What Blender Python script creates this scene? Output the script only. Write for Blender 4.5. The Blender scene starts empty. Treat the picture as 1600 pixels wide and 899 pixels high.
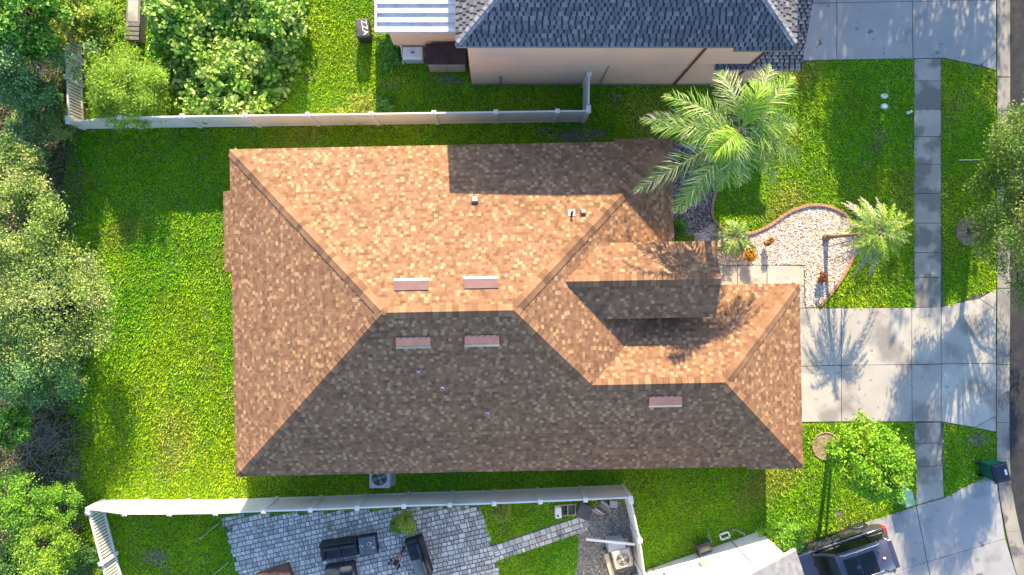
import bpy, math, random
import numpy as np
from mathutils import Vector, Matrix
random.seed(7); RNG = np.random.default_rng(11)
R = math.radians
sc = bpy.context.scene
C = sc.collection
# ------------------------------------------------------------------ camera, sky, sun, exposure
S, H, NX, NY = 0.0285, 30.0, 775.0, 449.5       # metres per photo pixel on the ground, camera height, nadir
cam = bpy.data.objects.new('camera', bpy.data.cameras.new('camera')); C.objects.link(cam)
cam.location = (0, 0, H); cam.rotation_euler = (0, 0, 0)
cam.data.sensor_width = 36; cam.data.lens = 36 * H / (1600 * S); cam.data.shift_x = (800 - NX) / 1600
cam.data.clip_start = 0.1; cam.data.clip_end = 2000
sc.camera = cam
ELEV, DRIFT = R(25), 0.075
az = Vector((DRIFT, 1, 0)).normalized()
to_sun = Vector((az.x * math.cos(ELEV), az.y * math.cos(ELEV), math.sin(ELEV)))
w = bpy.data.worlds.new('World'); sc.world = w; w.use_nodes = True
nt = w.node_tree; sky = nt.nodes.new('ShaderNodeTexSky'); sky.sky_type = 'NISHITA'; sky.sun_disc = False
sky.sun_elevation = ELEV; sky.ozone_density = 2.5; sky.dust_density = .6; sky.sun_rotation = math.atan2(DRIFT, 1)
nt.links.new(sky.outputs[0], nt.nodes['Background'].inputs[0]); nt.nodes['Background'].inputs[1].default_value = 0.15
sl = bpy.data.lights.new('sun', 'SUN'); sun = bpy.data.objects.new('sun', sl); C.objects.link(sun)
sl.energy = 5.0; sl.angle = R(0.5); sl.color = (1.0, 0.78, 0.50)
sun.rotation_euler = (-to_sun).to_track_quat('-Z', 'Y').to_euler(); sun.location = (0, 30, 40)
sc.view_settings.view_transform = 'Standard'; sc.view_settings.look = 'None'
sc.view_settings.exposure = 1.5; sc.view_settings.gamma = 1.0; sc.view_settings.use_curve_mapping = False

def P(px, py, h=0.0):
    k = S * (1 - h / H); return Vector(((px - NX) * k, (NY - py) * k, h))
def PX(lst, h=0.0): return [(P(x, y, h).x, P(x, y, h).y) for x, y in lst]

# ------------------------------------------------------------------ materials
def pm(name, c1, c2=None, scale=3, rough=.8, bump=0, bscale=60, attr=False, orand=0, metal=0, trans=0, spec=.3, lo=.35, hi=.65,
       c3=None, s3=1.0, lo3=.5, hi3=.6, coat=0, vary=.12, c4=None, s4=2.5, lo4=.66, hi4=.74):
    m = bpy.data.materials.new(name); m.use_nodes = True; t = m.node_tree; N = t.nodes; L = t.links
    b = N['Principled BSDF']; b.inputs['Roughness'].default_value = rough; b.inputs['Metallic'].default_value = metal
    b.inputs['Specular IOR Level'].default_value = spec; b.inputs['Coat Weight'].default_value = coat
    geo = N.new('ShaderNodeNewGeometry')
    def noise(s, d=5):
        n = N.new('ShaderNodeTexNoise'); n.inputs['Scale'].default_value = s; n.inputs['Detail'].default_value = d
        L.new(geo.outputs['Position'], n.inputs['Vector']); return n.outputs['Fac']
    def remap(o, a, z, oa=0, oz=1):
        n = N.new('ShaderNodeMapRange'); L.new(o, n.inputs[0])
        for i, q in enumerate((a, z, oa, oz)): n.inputs[i + 1].default_value = q
        return n.outputs[0]
    def mixc(f, A, B, mode='MIX'):
        n = N.new('ShaderNodeMixRGB'); n.blend_type = mode
        for i, q in ((0, f), (1, A), (2, B)):
            if isinstance(q, (int, float)): n.inputs[i].default_value = q
            elif isinstance(q, tuple): n.inputs[i].default_value = (*q, 1)
            else: L.new(q, n.inputs[i])
        return n.outputs[0]
    if attr:
        a = N.new('ShaderNodeAttribute'); a.attribute_name = 'col'; col = a.outputs['Color']
        g = remap(noise(scale), .25, .75, 1 - vary, 1 + vary); col = mixc(1.0, col, g, 'MULTIPLY')
    else:
        col = mixc(remap(noise(scale), lo, hi), c1, c2 or c1)
    if c3: col = mixc(remap(noise(s3, 7), lo3, hi3), col, c3)
    if c4: col = mixc(remap(noise(s4, 3), lo4, hi4), col, c4)
    if orand:
        oi = N.new('ShaderNodeObjectInfo'); col = mixc(1.0, col, remap(oi.outputs['Random'], 0, 1, 1 - orand, 1 + orand), 'MULTIPLY')
    L.new(col, b.inputs['Base Color'])
    if bump:
        bm = N.new('ShaderNodeBump'); bm.inputs['Strength'].default_value = bump; bm.inputs['Distance'].default_value = .02
        L.new(noise(bscale), bm.inputs['Height']); L.new(bm.outputs[0], b.inputs['Normal'])
    if trans:
        tr = N.new('ShaderNodeBsdfTranslucent'); L.new(col, tr.inputs[0]); mx = N.new('ShaderNodeMixShader'); mx.inputs[0].default_value = trans
        L.new(b.outputs[0], mx.inputs[1]); L.new(tr.outputs[0], mx.inputs[2]); L.new(mx.outputs[0], N['Material Output'].inputs[0])
    return m
M = {}
M['soil'] = pm('soil', (.06, .15, .010), (.09, .17, .015), 1.2, .95, .5, 25, c3=(.10, .085, .06), s3=.5, lo3=.6, hi3=.75)
M['litter_soil'] = pm('litter_soil', (.04, .035, .022), (.09, .075, .05), 2.5, .95, .6, 20)
M['grass'] = pm('grass', (1, 1, 1), attr=True, scale=.55, rough=.65, trans=.25, vary=.2, spec=.15)
M['leaf'] = pm('leaf', (1, 1, 1), attr=True, scale=1.5, rough=.5, trans=.25, vary=.15)
M['bark'] = pm('bark', (.10, .075, .05), (.20, .16, .12), 12, .9, .8, 30)
M['palm_bark'] = pm('palm_bark', (.16, .12, .08), (.28, .22, .15), 14, .9, .8, 25)
M['shingle'] = pm('shingle', (1, 1, 1), attr=True, scale=4, rough=.9, bump=.35, bscale=160, vary=.2)
M['cap'] = pm('cap', (.265, .148, .082), (.215, .118, .068), 5, .9, .35, 160, orand=.38)
M['deck'] = pm('deck', (.12, .07, .045), (.16, .09, .055), 3, .9)
M['fascia'] = pm('fascia', (.30, .16, .09), (.25, .13, .075), 2, .6)
M['wall_tan'] = pm('wall_tan', (.55, .42, .30), (.50, .38, .27), 2, .9, .2, 60)
M['wall_peach'] = pm('wall_peach', (.84, .54, .36), (.79, .52, .36), .5, .9, .25, 70, c3=(.68, .48, .37), s3=.35, lo3=.5, hi3=.7)
M['wall_white'] = pm('wall_white', (.80, .78, .74), (.75, .73, .70), 1.5, .85, .25, 70)
M['roof_grey'] = pm('roof_grey', (.24, .245, .25), (.20, .205, .21), 3, .9, .5, 90)
M['vinyl'] = pm('vinyl', (.78, .76, .73), (.70, .68, .66), .7, .45, c3=(.55, .54, .46), s3=.9, lo3=.55, hi3=.8)
M['concrete'] = pm('concrete', (.45, .435, .395), (.37, .36, .33), .8, .9, .25, 90, c3=(.24, .235, .22), s3=.5, lo3=.54, hi3=.64, orand=.07, c4=(.24, .245, .25), s4=3.5, lo4=.62, hi4=.72)
M['concrete_shaded'] = pm('concrete_shaded', (.345, .35, .355), (.30, .305, .31), .7, .9, .2, 90, orand=.06, c3=(.22, .23, .25), s3=.8, lo3=.58, hi3=.72, c4=(.12, .125, .13), s4=1.7, lo4=.66, hi4=.72)  # darker, cooler base colour carries the tree shade; the spots are stains
M['walk'] = pm('walk', (.37, .355, .32), (.30, .287, .26), 1.1, .92, .35, 80, c3=(.19, .185, .17), s3=.7, lo3=.47, hi3=.54, orand=.12)
M['kerb'] = pm('kerb', (.32, .30, .26), (.20, .195, .185), .9, .92, .35, 70, c3=(.12, .12, .12), s3=1.1, lo3=.52, hi3=.62)
M['asphalt'] = pm('asphalt', (.026, .028, .034), (.042, .043, .047), 2, .95, .6, 120, c3=(.075, .076, .08), s3=.8, lo3=.55, hi3=.75)
M['pebble'] = pm('pebble', (1, 1, 1), attr=True, scale=3, rough=.85)
M['bed_white'] = pm('bed_white', (.48, .40, .35), (.34, .27, .22), 14, .95, .6, 40)
M['bed_dark'] = pm('bed_dark', (.07, .06, .055), (.16, .14, .13), 12, .95, .6, 40)
M['bed_grey'] = pm('bed_grey', (.11, .11, .105), (.22, .215, .21), 10, .95, .6, 40)
M['terra'] = pm('terra', (.42, .25, .17), (.34, .20, .14), 4, .85, .3, 60)
M['paver'] = pm('paver', (.54, .53, .50), (.40, .395, .38), 6, .9, .4, 90, orand=.34, c3=(.09, .095, .09), s3=.9, lo3=.60, hi3=.68)
M['paver_attr'] = pm('paver_attr', (1, 1, 1), attr=True, scale=6, rough=.9, bump=.4, bscale=90, c3=(.09, .095, .09), s3=.8, lo3=.62, hi3=.74)
M['joint'] = pm('joint', (.07, .075, .07), (.13, .13, .125), 6, .95, .4, 40)
M['alu'] = pm('alu', (.72, .73, .75), (.55, .57, .60), 3, .35, spec=.5, metal=.3)
M['vent'] = pm('vent', (.27, .165, .155), (.23, .14, .13), 3, .45, metal=.25)
M['vent_edge'] = pm('vent_edge', (.42, .37, .37), (.36, .32, .32), 3, .4, metal=.3)
M['black'] = pm('black', (.014, .015, .018), (.03, .031, .036), 4, .5)
M['cushion'] = pm('cushion', (.022, .030, .045), (.035, .045, .06), 3, .85, .2, 40)
M['grey_cushion'] = pm('grey_cushion', (.20, .22, .21), (.16, .18, .175), 4, .9, .2, 60)
M['table_grey'] = pm('table_grey', (.14, .16, .18), (.09, .10, .12), 5, .4)
M['white'] = pm('white', (.75, .76, .77), (.66, .67, .68), 2, .5)
M['greyplastic'] = pm('greyplastic', (.38, .42, .45), (.30, .34, .37), 2, .55)
M['darkplastic'] = pm('darkplastic', (.06, .065, .075), (.10, .105, .115), 3, .6)
M['beige'] = pm('beige', (.46, .38, .30), (.40, .33, .26), 3, .7)
M['shed_lid'] = pm('shed_lid', (.050, .035, .036), (.075, .052, .05), 3, .6)
M['ac_metal'] = pm('ac_metal', (.46, .46, .43), (.40, .40, .38), 2, .5, metal=.1)
M['ac_white'] = pm('ac_white', (.50, .52, .55), (.42, .44, .47), 2, .5)
M['bin_green'] = pm('bin_green', (.006, .11, .07), (.008, .085, .055), 2, .45)
M['bin_lid'] = pm('bin_lid', (.02, .025, .05), (.03, .035, .06), 2, .5)
M['pale_green'] = pm('pale_green', (.20, .38, .30), (.17, .33, .26), 2, .6)
M['car_paint'] = pm('car_paint', (.085, .086, .13), (.09, .09, .135), 1, .25, metal=.5, coat=1, spec=.5)
M['car_glass'] = pm('car_glass', (.008, .012, .016), None, 1, .12, spec=.5)
M['chrome'] = pm('chrome', (.62, .62, .62), None, 1, .22, metal=1)
M['tyre'] = pm('tyre', (.012, .012, .012), (.02, .02, .02), 6, .9)
M['red_lamp'] = pm('red_lamp', (.45, .015, .02), None, 1, .15, coat=1)
M['red'] = pm('red', (.42, .07, .055), (.34, .05, .045), 4, .5)
M['mulch'] = pm('mulch', (.20, .14, .09), (.36, .28, .19), 12, .95, .7, 40)
M['tile_brown'] = pm('tile_brown', (.13, .065, .05), (.10, .05, .04), 5, .7, .3, 50, orand=.2)
M['wood_grey'] = pm('wood_grey', (.24, .23, .225), (.16, .155, .15), 8, .9, .5, 40)
M['straw'] = pm('straw', (.50, .42, .26), (.42, .34, .2), 6, .8)
M['glass'] = pm('glass', (.03, .04, .05), None, 1, .08, spec=.6)

# ------------------------------------------------------------------ mesh helpers
def link(o, parent=None):
    C.objects.link(o)
    if parent: o.parent = parent
    return o
def tag(o, label, cat, group=None):
    o['label'] = label; o['category'] = cat
    if group: o['group'] = group
    return o
def thing(name, label, cat, loc=(0, 0, 0), rz=0, group=None):
    o = bpy.data.objects.new(name, None); link(o); o.location = loc; o.rotation_euler = (0, 0, rz); o.empty_display_size = .2
    return tag(o, label, cat, group)
def npmesh(name, V, F, mat, parent=None, col=None, smooth=False):
    V = np.asarray(V, np.float32); F = np.asarray(F, np.int32); me = bpy.data.meshes.new(name); n, k = F.shape
    me.vertices.add(len(V)); me.vertices.foreach_set('co', V.ravel())
    me.loops.add(n * k); me.loops.foreach_set('vertex_index', F.ravel())
    me.polygons.add(n); me.polygons.foreach_set('loop_start', np.arange(0, n * k, k, dtype=np.int32))
    if col is not None:
        a = me.attributes.new('col', 'FLOAT_COLOR', 'FACE'); c = np.ones((n, 4), np.float32); c[:, :3] = col; a.data.foreach_set('color', c.ravel())
    if smooth: me.polygons.foreach_set('use_smooth', np.ones(n, bool))
    me.update(calc_edges=True); me.materials.append(M[mat])
    return link(bpy.data.objects.new(name, me), parent)
class MB:
    def __init__(s): s.v = []; s.f = []; s.c = []
    def add(s, vs, fs, col=None):
        o = len(s.v); s.v += [tuple(q) for q in vs]; s.f += [tuple(o + i for i in f) for f in fs]; s.c += [col] * len(fs); return s
    def box(s, x0, x1, y0, y1, z0, z1, col=None, tx=0, ty=0):
        # tx, ty: taper of the top
        vs = [(x0, y0, z0), (x1, y0, z0), (x1, y1, z0), (x0, y1, z0), (x0 + tx, y0 + ty, z1), (x1 - tx, y0 + ty, z1), (x1 - tx, y1 - ty, z1), (x0 + tx, y1 - ty, z1)]
        return s.add(vs, [(3, 2, 1, 0), (4, 5, 6, 7), (0, 1, 5, 4), (1, 2, 6, 5), (2, 3, 7, 6), (3, 0, 4, 7)], col)
    def bar(s, a, b, wd, ht, up=(0, 0, 1)):
        a = Vector(a); b = Vector(b); d = (b - a).normalized(); sd = d.cross(Vector(up))
        if sd.length < 1e-4: sd = d.cross(Vector((1, 0, 0)))
        sd = sd.normalized() * wd / 2; u = sd.cross(d).normalized() * ht / 2
        vs = [a - sd - u, a + sd - u, a + sd + u, a - sd + u, b - sd - u, b + sd - u, b + sd + u, b - sd + u]
        return s.add(vs, [(3, 2, 1, 0), (4, 5, 6, 7), (0, 1, 5, 4), (1, 2, 6, 5), (2, 3, 7, 6), (3, 0, 4, 7)])
    def prism(s, pts, z0, z1, col=None):
        n = len(pts)
        ar = sum(pts[i][0] * pts[(i + 1) % n][1] - pts[(i + 1) % n][0] * pts[i][1] for i in range(n))
        if ar < 0: pts = pts[::-1]
        vs = [(x, y, z0) for x, y in pts] + [(x, y, z1) for x, y in pts]
        return s.add(vs, [tuple(range(n))[::-1], tuple(range(n, 2 * n))] + [(i, (i + 1) % n, n + (i + 1) % n, n + i) for i in range(n)], col)
    def tube(s, pts, rad, n=7):
        pts = [Vector(p) for p in pts]; o = len(s.v); m = len(pts)
        if not hasattr(rad, '__len__'): rad = [rad] * m
        for i, p in enumerate(pts):
            d = (pts[min(i + 1, m - 1)] - pts[max(i - 1, 0)]).normalized()
            a = d.cross(Vector((0, 0, 1)))
            if a.length < .05: a = d.cross(Vector((1, 0, 0)))
            a.normalize(); b = d.cross(a)
            for j in range(n):
                t = 2 * math.pi * j / n; s.v.append(tuple(p + (a * math.cos(t) + b * math.sin(t)) * rad[i]))
        for i in range(m - 1):
            for j in range(n):
                s.f.append((o + i * n + j, o + (i + 1) * n + j, o + (i + 1) * n + (j + 1) % n, o + i * n + (j + 1) % n)); s.c.append(None)
        s.f.append(tuple(o + j for j in range(n))); s.c.append(None)
        s.f.append(tuple(o + (m - 1) * n + j for j in reversed(range(n)))); s.c.append(None); return s
    def cyl(s, x, y, z0, z1, r0, r1=None, n=20):
        return s.tube([(x, y, z0), (x, y, z1)], [r0, r0 if r1 is None else r1], n)
    def ring(s, x, y, z, r, t, n=28):
        o = len(s.v); k = 6
        for i in range(n):
            a = 2 * math.pi * i / n
            for j in range(k):
                b = 2 * math.pi * j / k; q = r + t * math.cos(b); s.v.append((x + q * math.cos(a), y + q * math.sin(a), z + t * math.sin(b)))
        for i in range(n):
            for j in range(k):
                s.f.append((o + i * k + j, o + ((i + 1) % n) * k + j, o + ((i + 1) % n) * k + (j + 1) % k, o + i * k + (j + 1) % k)); s.c.append(None)
        return s
    def build(s, name, mat, parent=None, smooth=False, bevel=0, seg=2):
        me = bpy.data.meshes.new(name); me.from_pydata(s.v, [], s.f)
        if any(c is not None for c in s.c):
            a = me.attributes.new('col', 'FLOAT_COLOR', 'FACE'); a.data.foreach_set('color', [q for c in s.c for q in (*(c or (1, 1, 1)), 1)])
        if smooth: me.polygons.foreach_set('use_smooth', [True] * len(s.f))
        me.update(); me.materials.append(M[mat]); o = link(bpy.data.objects.new(name, me), parent)
        if bevel:
            b = o.modifiers.new('bevel', 'BEVEL'); b.width = bevel; b.segments = seg; b.limit_method = 'ANGLE'
        return o
def struct(o): o['kind'] = 'structure'; return o
def stuff(o): o['kind'] = 'stuff'; return o
def shared(name, me, parent, loc, rz=0, mtx=None):
    o = link(bpy.data.objects.new(name, me), parent)
    if mtx is not None: o.matrix_local = mtx
    else: o.location = loc; o.rotation_euler = (0, 0, rz)
    return o
def inpoly(X, Y, poly):
    r = np.zeros(X.shape, bool); n = len(poly)
    for i in range(n):
        x0, y0 = poly[i]; x1, y1 = poly[(i + 1) % n]
        if y0 == y1: continue
        c = ((y0 > Y) != (y1 > Y)) & (X < (x1 - x0) * (Y - y0) / (y1 - y0) + x0); r ^= c
    return r
def smooth_line(pts, n=8):
    out = []; m = len(pts)
    for i in range(m - 1):
        p0, p1, p2, p3 = (Vector(pts[max(i - 1, 0)]), Vector(pts[i]), Vector(pts[i + 1]), Vector(pts[min(i + 2, m - 1)]))
        for k in range(n):
            t = k / n; out.append(tuple(.5 * ((2 * p1) + (p2 - p0) * t + (2 * p0 - 5 * p1 + 4 * p2 - p3) * t * t + (3 * p1 - p0 - 3 * p2 + p3) * t ** 3)))
    out.append(tuple(pts[-1])); return out

# ------------------------------------------------------------------ ground, road, paving
g = MB(); g.add([(-300, -300, 0), (300, -300, 0), (300, 300, 0), (-300, 300, 0)], [(0, 1, 2, 3)])
struct(g.build('ground', 'soil'))
kin = [(1557, -160), (1557, 120), (1557, 450), (1556, 660), (1559, 757), (1571, 830), (1588, 899), (1612, 960), (1650, 1030)]
kout = [(x + (21 if y < 780 else 22 + (y - 780) * .02), y) for x, y in kin]
road = [(x + 0, y) for x, y in kout] + [(2300, 1030), (2300, -160)]
m = MB(); m.prism(PX(road), -.2, .004); struct(m.build('road', 'asphalt'))
kb = thing('kerb', 'pale stained concrete kerb and gutter along the road edge', 'kerb'); struct(kb); del kb['category']; del kb['label']
ki = smooth_line([(*p, 0) for p in kin], 6); ko = smooth_line([(*p, 0) for p in kout], 6)
acc = 0; start = 0; seg = []
for i in range(len(ki) - 1):
    seg.append(i)
    if (i % 3 == 2) or i == len(ki) - 2:
        a0, a1 = seg[0], seg[-1] + 1; m = MB()
        for j in range(a0, a1):
            q = []
            for f, z in ((0, .05), (.45, .02), (.55, .02), (1, .012)):
                q.append((f, z))
            sh = .012 / S / 40 if j == a0 else 0
            for (f0, z0), (f1, z1) in zip(q[:-1], q[1:]):
                def pt(jj, f, z):
                    p = Vector(ki[jj]).lerp(Vector(ko[jj]), f); w_ = P(p.x, p.y); return (w_.x, w_.y, z)
                vs = [pt(j, f0, z0), pt(j, f1, z1), pt(j + 1, f1, z1), pt(j + 1, f0, z0)]
                if j == a0:
                    for t_ in (0, 1): vs[t_] = tuple(Vector(vs[t_]).lerp(Vector(vs[3 - t_]), .03))
                m.add(vs, [(0, 1, 2, 3)])
        m.build('kerb_segment', 'kerb', kb); seg = []
def slab(poly, z, mat, parent, gap=.012, name='slab'):
    pts = PX(poly); c = Vector((sum(p[0] for p in pts) / len(pts), sum(p[1] for p in pts) / len(pts)))
    out = []
    for p in pts:
        d = Vector(p) - c; out.append(tuple(c + d * (1 - gap * 1.5 / d.length)))
    m = MB(); m.prism(out, -.1, z); return m.build(name, mat, parent, bevel=.006, seg=1)
def paving(name, polys, z, mat, under, uz=.006):
    r = bpy.data.objects.new(name, None); link(r); struct(r)
    b = MB(); b.prism(PX(under), -.15, uz); b.build('joint_bed', 'joint', r)
    for p in polys: slab(p, z + random.uniform(-.004, .004), mat, r)
    return r
walk_y = [92, 127, 171, 214, 257, 303, 349, 395, 434, 481]
paving('sidewalk', [[(1428, a), (1470, a), (1470, b), (1427, b)] for a, b in zip(walk_y[:-1], walk_y[1:])]
       + [[(1427, 661), (1470, 660), (1471, 692), (1428, 693)], [(1428, 693), (1471, 692), (1472, 728), (1430, 730)], [(1430, 730), (1472, 728), (1475, 777), (1431, 790)]],
       .03, 'walk', [(1427, 92), (1470, 92), (1475, 777), (1431, 790)])
paving('driveway', [[(1240, 482), (1314, 482), (1314, 571), (1240, 573)], [(1314, 482), (1424, 481), (1424, 570), (1314, 571)], [(1424, 481), (1470, 480), (1470, 569), (1424, 570)],
        [(1470, 480), (1512, 470), (1530, 467), (1556, 484), (1556, 568), (1470, 569)], [(1530, 467), (1556, 452), (1556, 484)],
        [(1240, 573), (1314, 571), (1314, 659), (1240, 660)], [(1314, 571), (1424, 570), (1425, 659), (1314, 659)], [(1424, 570), (1470, 569), (1470, 659), (1425, 659)],
        [(1470, 569), (1556, 568), (1556, 650), (1522, 668), (1470, 659)], [(1556, 650), (1556, 675), (1522, 668)]], .032, 'concrete',
       [(1180, 482), (1470, 480), (1556, 452), (1556, 675), (1470, 659), (1180, 660)])
paving('neighbour_driveway', [[(1235, -90), (1307, -90), (1307, 5), (1235, 6)], [(1307, -90), (1425, -90), (1425, 3), (1307, 5)], [(1425, -90), (1556, -90), (1556, 1), (1425, 3)],
        [(1235, 6), (1307, 5), (1307, 94), (1235, 96)], [(1307, 5), (1425, 3), (1426, 92), (1307, 94)], [(1425, 3), (1556, 1), (1556, 82), (1532, 103), (1472, 91), (1426, 92)], [(1556, 82), (1556, 111), (1532, 103)]],
       .032, 'concrete_shaded', [(1225, -90), (1556, -90), (1556, 111), (1472, 91), (1235, 96)])
paving('south_driveway', [[(1250, 850), (1431, 791), (1448, 878), (1268, 934)], [(1268, 934), (1448, 878), (1470, 985), (1300, 1020)],
        [(1431, 791), (1475, 778), (1535, 746), (1558, 758), (1570, 842), (1448, 878)], [(1448, 878), (1570, 842), (1590, 905), (1615, 970), (1470, 985)], [(1535, 746), (1558, 741), (1558, 758)]],
       .032, 'concrete_shaded', [(1250, 850), (1475, 778), (1558, 741), (1570, 842), (1615, 970), (1470, 1010), (1300, 1020)])
paving('front_walk', [[(1085, 415), (1152, 415), (1152, 447), (1085, 447)], [(1152, 415), (1198, 415), (1198, 447), (1152, 447)], [(1198, 415), (1256, 416), (1256, 447), (1198, 447)],
        [(1215, 447), (1256, 447), (1258, 482), (1215, 482)]], .034, 'concrete', [(1085, 415), (1256, 415), (1258, 482), (1215, 482), (1215, 447), (1085, 447)])
# beds
def bed(name, poly, mat, z=.008):
    m = MB(); m.prism(PX(poly), -.1, z); return struct(m.build(name, mat))
edge_px = smooth_line([(1132, 275, 0), (1118, 300, 0), (1112, 330, 0), (1118, 348, 0), (1140, 364, 0), (1168, 366, 0), (1200, 354, 0), (1235, 331, 0), (1270, 321, 0), (1302, 326, 0), (1325, 342, 0), (1333, 365, 0),
                       (1334, 395, 0), (1318, 430, 0), (1295, 462, 0), (1280, 479, 0)], 6)
white_bed = [(1118, 348)] + [(x, y) for x, y, _ in edge_px if x > 1118 and y > 347 or x > 1150] + [(1280, 481), (1255, 481), (1255, 414), (1085, 414), (1085, 372)]
wb = [(x, y) for x, y, _ in edge_px[18:]] + [(1259, 480), (1257, 414), (1085, 414), (1085, 366), (1118, 348)]
bed('gravel_bed', wb, 'bed_white')
db = [(1010, 215), (1120, 232), (1132, 275)] + [(x, y) for x, y, _ in edge_px[:19]] + [(1085, 368), (1005, 375)]
bed('dark_rock_bed', db, 'bed_dark', .006)
yb = [(905, 812), (925, 790), (978, 785), (1000, 899), (1004, 960), (880, 960), (902, 880)]
bed('grey_gravel_bed', yb, 'bed_grey')
def pebbles(name, poly, n, size, cols, z=.008):
    pts = PX(poly); xs = [p[0] for p in pts]; ys = [p[1] for p in pts]
    X = RNG.uniform(min(xs), max(xs), n * 3); Y = RNG.uniform(min(ys), max(ys), n * 3); k = inpoly(X, Y, pts); X = X[k][:n]; Y = Y[k][:n]; n = len(X)
    sz = size * RNG.uniform(.5, 1.3, n); a = RNG.uniform(0, 6.28, n)
    base = np.array([(1, 0, .2), (.3, .7, .25), (-.6, .6, .15), (-1, -.1, .2), (-.3, -.7, .2), (.6, -.6, .15), (.1, .05, .75)]); F = np.array([(i, (i + 1) % 6, 6) for i in range(6)])
    V = base[None] * sz[:, None, None] * RNG.uniform(.7, 1.2, (n, 7, 1)); ca, sa = np.cos(a)[:, None], np.sin(a)[:, None]
    W = np.stack([V[..., 0] * ca - V[..., 1] * sa + X[:, None], V[..., 0] * sa + V[..., 1] * ca + Y[:, None], V[..., 2] + z], -1)
    FF = (F[None] + (np.arange(n) * 7)[:, None, None]).reshape(-1, 3)
    cc = np.array(cols)[RNG.integers(0, len(cols), n)] * RNG.uniform(.75, 1.2, (n, 1))
    return stuff(npmesh(name, W.reshape(-1, 3), FF, 'pebble', None, np.repeat(cc, 6, 0)))
tag(pebbles('white_gravel', wb, 9000, .045, [(.72, .66, .60), (.66, .55, .48), (.75, .72, .70), (.45, .32, .25), (.55, .42, .33)]), 'loose white and pink gravel filling the curved front bed', 'gravel')
tag(pebbles('dark_gravel', db, 4500, .045, [(.22, .19, .18), (.36, .31, .30), (.12, .10, .09), (.42, .38, .37)]), 'dark mauve crushed rock around the tall palm by the house', 'gravel')
tag(pebbles('grey_gravel', yb, 3500, .04, [(.2, .2, .19), (.28, .28, .27), (.12, .12, .12), (.34, .33, .31)]), 'grey gravel in the side yard around the beige air conditioner', 'gravel')
m = MB(); ew = [P(x, y) for x, y, _ in edge_px]
for i in range(len(ew) - 1): m.bar(ew[i] + Vector((0, 0, .03)), ew[i + 1] + Vector((0, 0, .03)), .13, .14)
tag(m.build('bed_edging', 'terra', bevel=.02), 'curved terracotta concrete edging between front lawn and gravel bed', 'edging')

# patio pavers
patio = [(345, 806), (748, 790), (757, 820), (776, 880), (800, 965), (395, 965)]
path = [(768, 852), (905, 806), (918, 808), (921, 829), (776, 875)]
def pavers(name, poly, rz, w0, h0, limit, z=.03):
    r = bpy.data.objects.new(name, None); link(r); struct(r)
    pts = PX(poly); b = MB(); b.prism(pts, -.1, .006); b.build('joint_sand', 'joint', r)
    c = Vector(pts[0]); ca, sa = math.cos(rz), math.sin(rz); cells = []
    U = [((p[0] - c.x) * ca + (p[1] - c.y) * sa, -(p[0] - c.x) * sa + (p[1] - c.y) * ca) for p in pts]
    v = min(q[1] for q in U)
    while v < max(q[1] for q in U):
        hh = h0 * random.uniform(.75, 1.25); u = min(q[0] for q in U) - random.random() * w0
        while u < max(q[0] for q in U):
            ww = w0 * random.choice((.55, .75, 1, 1, 1.35)); cells.append((u + ww / 2, v + hh / 2, ww, hh)); u += ww
        v += hh
    X = np.array([c.x + q[0] * ca - q[1] * sa for q in cells]); Y = np.array([c.y + q[0] * sa + q[1] * ca for q in cells])
    ok = inpoly(X, Y, pts); cells = [(X[i], Y[i], cells[i][2], cells[i][3]) for i in range(len(cells)) if ok[i]]
    cells = [q for q in cells if q[1] > -13.4]
    meshes = {}; rest = MB()
    order = sorted(range(len(cells)), key=lambda i: -cells[i][1]) if limit else range(len(cells))
    for cnt, i in enumerate(order):
        x, y, ww, hh = cells[i]; key = (round(ww, 3), round(hh / .03)); hh = key[1] * .03 - .004
        if cnt < limit:
            if key not in meshes:
                mb = MB(); mb.box(-ww / 2 + .009, ww / 2 - .009, -hh / 2 + .009, hh / 2 - .009, -.03, z, tx=.008, ty=.008); o = mb.build('paver', 'paver', r); meshes[key] = o.data
            else: o = link(bpy.data.objects.new('paver', meshes[key]), r)
            o.location = (x, y, random.uniform(-.006, .006)); o.rotation_euler = (random.uniform(-.015, .015), random.uniform(-.015, .015), rz + random.uniform(-.03, .03))
        else:
            k = random.uniform(.68, 1.32); mb = MB(); mb.box(-ww / 2 + .009, ww / 2 - .009, -hh / 2 + .009, hh / 2 - .009, -.03, z, tx=.008, ty=.008)
            mt = Matrix.Translation((x, y, random.uniform(-.006, .006))) @ Matrix.Rotation(rz + random.uniform(-.03, .03), 4, 'Z')
            rest.add([mt @ Vector(q) for q in mb.v], mb.f, (.47 * k, .46 * k, .44 * k))
    if rest.v: stuff(rest.build('paver_field', 'paver_attr', r))
    return r
pavers('patio', patio, R(13), .235, .20, 300)
pavers('paver_path', path, R(18.5), .27, .24, 200)

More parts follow.
